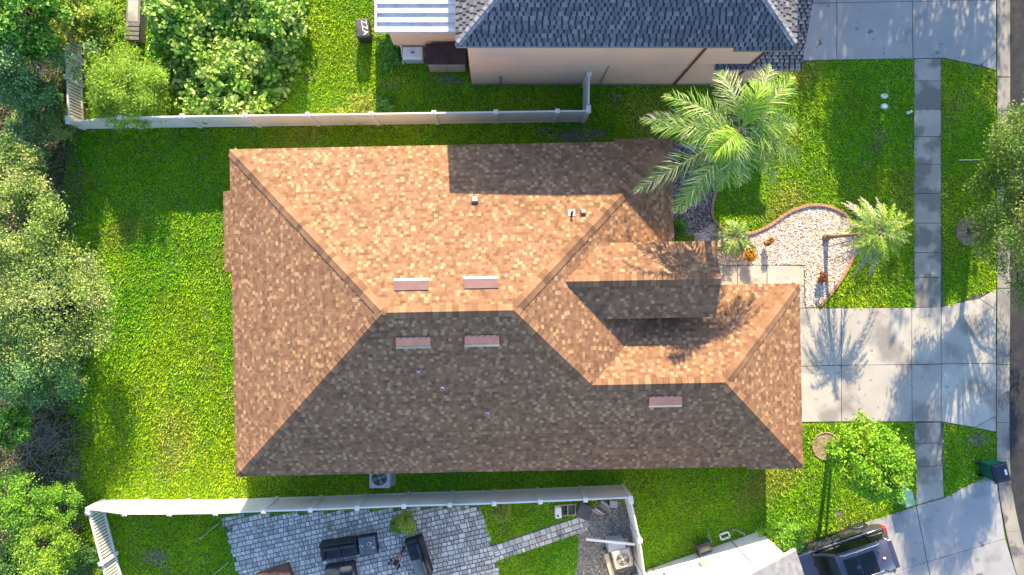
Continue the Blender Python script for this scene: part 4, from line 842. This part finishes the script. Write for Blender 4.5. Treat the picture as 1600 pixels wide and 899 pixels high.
r = obj('tiled_table', 'low brown tiled fire table at the bottom edge of the patio', 'table', 428, 906, R(19), .03, h=.4); m = MB(); m.box(-.8, .75, -.5, .42, 0, .36); m.build('base', 'deck', r, bevel=.02); me = None
for i in range(7):
    for j in range(4):
        if me is None: m = MB(); m.box(-.10, .10, -.10, .10, .36, .375); o = m.build('tile', 'tile_brown', r); me = o.data
        else: o = link(bpy.data.objects.new('tile', me), r)
        o.location = (-.68 + i * .218, -.37 + j * .22, 0)
r = obj('toy_trike', 'small red framed tricycle with black wheels on the patio', 'tricycle', 622, 872, R(60), .03, h=.2)
for pts in ([(-.35, -.15, .2), (.1, -.12, .4), (.35, 0, .35)], [(-.35, .15, .2), (.1, .12, .4), (.35, 0, .35)], [(-.35, -.15, .2), (-.35, .15, .2)], [(.3, -.2, .6), (.33, 0, .55), (.3, .2, .6)], [(.33, 0, .55), (.4, 0, .15)]): m = MB(); m.tube(pts, .02, 6); m.build('frame_tube', 'red', r)
m = MB(); m.box(-.25, .02, -.1, .1, .40, .45); m.build('seat', 'black', r, bevel=.03)
for x, y, rr in ((-.35, -.22, .13), (-.35, .22, .13), (.4, 0, .16)): m = MB(); m.tube([(x, y - .03, rr), (x, y + .03, rr)], rr, 16); w_ = m.build('wheel', 'tyre', r); m = MB(); m.tube([(x, y - .035, rr), (x, y + .035, rr)], rr * .4, 10); m.build('hub', 'chrome', w_)
# side yard clutter
r = obj('equipment_cabinet', 'pale grey equipment box behind the beige air conditioner', 'box', 963, 852, R(3), h=.6); m = MB(); m.box(-.36, .36, -.22, .22, 0, .72); m.build('body', 'greyplastic', r, bevel=.04); m = MB(); m.box(-.39, .39, -.25, .25, .72, .78, tx=.03, ty=.03); m.build('lid', 'greyplastic', r, bevel=.03)
r = obj('white_plank', 'long white plank laid across the equipment box', 'plank', 955, 848, R(-6), h=.9); r.location.z = .79; m = MB(); m.box(-1.08, 1.05, -.05, .05, 0, .06); m.build('board', 'vinyl', r, bevel=.005); m = MB(); m.box(.1, .35, -.06, .06, .06, .08); m.build('bracket', 'white', r)
r = obj('drywall_board', 'tall beige board leaning beside the air conditioner', 'board', 950, 876, R(16)); m = MB(); m.box(-.1, .06, -.5, .5, 0, .5); m.build('board', 'beige', r, bevel=.01); m = MB(); m.box(-.12, .08, -.52, .52, .5, .53); m.build('cap', 'beige', r)
r = obj('cooler_box', 'white cooler box beside the fence and hand cart', 'cooler', 871, 797, R(2)); m = MB(); m.box(-.13, .13, -.22, .22, 0, .4); m.build('body', 'white', r, bevel=.04); m = MB(); m.box(-.14, .14, -.23, .23, .4, .45); m.build('lid', 'white', r, bevel=.02); m = MB(); m.cyl(-.02, -.12, .45, .46, .045, n=14); m.build('cap', 'bin_lid', r)
r = obj('hand_cart', 'metal hand cart lying between the cooler box and black bin', 'cart', 887, 797, R(2), h=.2)
for a, b in (((-.32, .24, .3), (.34, .26, .3)), ((-.32, -.26, .2), (.34, -.24, .2)), ((-.32, .24, .3), (-.32, -.26, .2)), ((.34, .26, .3), (.34, -.24, .2)), ((0, .25, .3), (0, -.25, .2))): m = MB(); m.tube([a, b], .022, 6); m.build('frame_tube', 'beige', r)
m = MB(); m.box(-.28, .28, -.22, .2, .08, .14); m.build('deck', 'darkplastic', r); 
for y in (-.1, .12): m = MB(); m.tube([(-.05, y - .03, .12), (-.05, y + .03, .12)], .1, 14); m.build('wheel', 'tyre', r)
r = obj('black_bin', 'dark grey lidded bin leaning under the fence corner', 'bin', 913, 798, R(-22), h=.4); m = MB(); m.box(-.26, .22, -.28, .28, 0, .6, tx=-.04, ty=-.03); m.build('body', 'darkplastic', r, bevel=.03); m = MB(); m.box(-.32, .16, -.32, .32, .6, .66); m.build('lid', 'darkplastic', r, bevel=.03); m = MB(); m.box(.17, .34, -.3, .3, .35, .42); m.build('shelf', 'darkplastic', r, bevel=.01)
for i, (a, b, lb, mt) in enumerate((((920, 785), (942, 806), 'long pale pole nearest the black bin at the fence', 'straw'), ((925, 784), (944, 804), 'second pale pole leaning against the corner fence', 'white'))):
    q = P(*a); e = P(*b) - q; m = MB(); m.tube([(0, 0, 1.0), (e.x, e.y, .02)], .022, 7); o = m.build('pole', mt); o.location = q; tag(o, lb, 'pole', 'poles in the fence corner'); m = MB(); m.cyl(0, 0, 0, .0 + .05, .03, n=8); k_ = m.build('pole_tip', 'darkplastic', o); k_.location = (e.x, e.y, 0)
r = obj('folded_awning', 'grey folded awning leaning on the fence behind the poles', 'awning', 944, 789, R(-35)); m = MB(); m.box(-.3, .3, -.10, .08, 0, .4); m.build('panel', 'wood_grey', r, bevel=.02); m = MB(); m.box(-.32, .1, .09, .16, 0, .5); m.build('flap', 'greyplastic', r)
r = obj('white_bucket', 'small white bucket in the inner fence corner', 'bucket', 957, 785); m = MB(); m.box(-.15, .15, -.12, .12, 0, .3, tx=-.02, ty=-.02); m.build('body', 'greyplastic', r, bevel=.03); m = MB(); m.box(-.17, .17, -.14, .14, .3, .33); m.build('rim', 'greyplastic', r)

# ------------------------------------------------------------------ car (local +x = rear, so the nose points lower left)
def car():
    hx, hy = math.cos(R(19)), math.sin(R(19)); r = thing('parked_car', 'dark blue black sport utility car parked nose in by the white house', 'car', (16.19 - 1.37 * hx, -11.40 - 1.37 * hy, .034), R(19))
    LF, LR = -2.38, 2.32; xs = [LF, -2.30, -2.05, -1.6, -1.0, -.4, .4, 1.2, 1.8, 2.1, 2.25, LR]
    def halfw(x): 
        t = abs(x - 0) / 2.38; return .95 * (1 - .16 * max(0, (t - .72) / .28) ** 2)
    def top(x): return {LF: .66, -2.30: .80, -2.05: .93, -1.6: 1.0, -1.0: 1.06}.get(x, 1.08 if x < 2.0 else {2.1: 1.07, 2.25: 1.0, LR: .80}.get(x, 1.05))
    m = MB(); K = 11
    for x in xs:
        hw_, tp = halfw(x), top(x); bt = .30 if abs(x) < 2.2 else .42
        ring = [(-hw_ * .9, bt), (-hw_ * .99, bt + .16), (-hw_, .68 if tp > .7 else tp - .1), (-hw_ * .965, tp - .10), (-hw_ * .88, tp), (0, tp + (.03 if x < -.9 else .0)), (hw_ * .88, tp), (hw_ * .965, tp - .10), (hw_, .68 if tp > .7 else tp - .1), (hw_ * .99, bt + .16), (hw_ * .9, bt)]
        m.v += [(x, y, z) for y, z in ring]
    for i in range(len(xs) - 1):
        for j in range(K): a, b = i * K + j, i * K + (j + 1) % K; m.f.append((a, b, b + K, a + K)); m.c.append(None)
    m.f += [tuple(range(K))[::-1], tuple(range((len(xs) - 1) * K, len(xs) * K))]; m.c += [None, None]
    b = m.build('body', 'car_paint', r, smooth=True); b.modifiers.new('s', 'SUBSURF').render_levels = 2; b.modifiers['s'].levels = 1
    # greenhouse (glass) and roof shell
    gx = [(-1.15, .82, 1.05), (-.35, .72, 1.60), (.3, .725, 1.67), (1.2, .72, 1.66), (1.78, .69, 1.60), (2.16, .76, 1.06)]
    m = MB()
    for x, hw_, z in gx: m.v += [(x, -hw_ - (.12 if z > 1.2 else .06), 1.04), (x, -hw_, z), (x, hw_, z), (x, hw_ + (.12 if z > 1.2 else .06), 1.04)]
    for i in range(len(gx) - 1):
        for j in range(3): a = i * 4 + j; m.f.append((a, a + 1, a + 5, a + 4)); m.c.append(None)
    m.f += [(0, 3, 2, 1), (20, 21, 22, 23)]; m.c += [None, None]; m.build('window_glass', 'car_glass', r)
    m = MB(); rs = [(-.42, .725, 1.575), (-.30, .735, 1.63), (.3, .745, 1.69), (1.2, .74, 1.685), (1.78, .71, 1.63), (1.98, .69, 1.55)]
    for x, hw_, z in rs: m.v += [(x, -hw_, z - .07), (x, -hw_ * .93, z), (x, 0, z + .025), (x, hw_ * .93, z), (x, hw_, z - .07)]
    for i in range(len(rs) - 1):
        for j in range(4): a = i * 5 + j; m.f.append((a, a + 5, a + 6, a + 1)[::-1]); m.c.append(None)
    m.f += [(0, 1, 2, 3, 4), (25, 29, 28, 27, 26)]; m.c += [None] * 2; rf = m.build('roof', 'car_paint', r, smooth=True)
    m = MB()
    for x0, x1 in ((-.18, .42), (.45, 1.15)): m.box(x0, x1, -.47, .47, 1.700 if x0 < 0 else 1.713, 1.712 if x0 < 0 else 1.722); 
    m.build('sunroof', 'car_glass', rf)
    for s_ in (-1, 1):
        m = MB(); m.tube([(-.25, s_ * .66, 1.62), (-.1, s_ * .66, 1.72), (.6, s_ * .665, 1.75), (1.4, s_ * .65, 1.73), (1.6, s_ * .645, 1.62)], .022, 7); m.build('roof_rail', 'chrome', rf, smooth=True)
        for xa, za, xb, zb in ((-1.12, 1.06, -.38, 1.60), (2.14, 1.08, 1.74, 1.60)): m = MB(); m.bar((xa, s_ * .80, za), (xb, s_ * .73, zb), .09, .06); m.build('roof_pillar', 'car_paint', r)
        for xx in (.35, 1.25): m = MB(); m.bar((xx, s_ * .85, 1.06), (xx, s_ * .745, 1.62), .07, .05, up=(1, 0, 0)); m.build('roof_pillar', 'black', r)
        m = MB(); m.bar((-1.1, s_ * .905, 1.055), (2.0, s_ * .885, 1.085), .03, .025); m.build('window_trim', 'chrome', r)
        m = MB(); m.box(-.98, -.78, s_ * 1.02 - .1, s_ * 1.02 + .1, .98, 1.14, tx=.02, ty=.02); m.build('mirror', 'car_paint', r, bevel=.03, seg=3)
        m = MB(); m.box(-.9, .32, s_ * .955 - .008, s_ * .955 + .008, .42, .96); d_ = m.build('door', 'car_paint', r, bevel=.02); m = MB(); m.box(.05, .25, s_ * .975 - .02, s_ * .975 + .02, .86, .90); m.build('handle', 'chrome', d_, bevel=.008)
        m = MB(); m.box(.35, 1.3, s_ * .955 - .008, s_ * .955 + .008, .42, .97); d_ = m.build('door', 'car_paint', r, bevel=.02); m = MB(); m.box(1.0, 1.2, s_ * .975 - .02, s_ * .975 + .02, .88, .92); m.build('handle', 'chrome', d_, bevel=.008)
        m = MB(); m.box(-1.0, 1.0, s_ * .93 - .05, s_ * .93 + .05, .24, .36); m.build('sill', 'black', r, bevel=.02)
        for xx in (-1.37, 1.37):
            m = MB(); m.tube([(xx, s_ * .72, .36), (xx, s_ * .96, .36)], .41, 28); m.build('wheel_arch', 'black', r)
            m = MB(); m.tube([(xx, s_ * .74, .355), (xx, s_ * .985, .355)], .355, 30); wl = m.build('wheel', 'tyre', r, bevel=.03); y_ = s_ * 1.0
            m = MB()
            for k in range(5):
                a = k * 2 * math.pi / 5; m.bar((xx, y_, .355), (xx + .235 * math.cos(a), y_, .355 + .235 * math.sin(a)), .09, .04, up=(0, 1, 0))
            m.build('spokes', 'chrome', wl); m = MB(); m.ring(0, 0, 0, .245, .022, 28); rr = m.build('rim', 'chrome', wl); rr.location = (xx, y_, .355); rr.rotation_euler = (math.pi / 2, 0, 0)
            pass
        m = MB(); m.box(2.08, 2.30, s_ * .72 - .17, s_ * .72 + .17, .86, 1.02, tx=.03, ty=.02); m.build('tail_light', 'red_lamp', r, bevel=.03, seg=3)
        m = MB(); m.box(-2.34, -2.1, s_ * .68 - .16, s_ * .68 + .16, .72, .84, tx=.05, ty=.03); m.build('headlight', 'chrome', r, bevel=.03, seg=3)
    m = MB(); m.box(2.18, 2.36, -.72, .72, .42, .66); m.build('rear_bumper', 'black', r, bevel=.05, seg=3)
    m = MB(); m.box(1.86, 2.06, -.64, .64, 1.57, 1.62, tx=.02, ty=.03); m.build('spoiler', 'car_paint', r, bevel=.02)
    m = MB(); m.box(1.42, 1.56, -.03, .03, 1.66, 1.76, tx=.04, ty=.012); m.build('antenna_fin', 'white', r, bevel=.01)
    for y in (-.3, .3): m = MB(); m.bar((-1.2, y - .05, 1.075), (-1.0, y + .45, 1.2), .02, .02); m.build('wiper', 'black', r)
car()
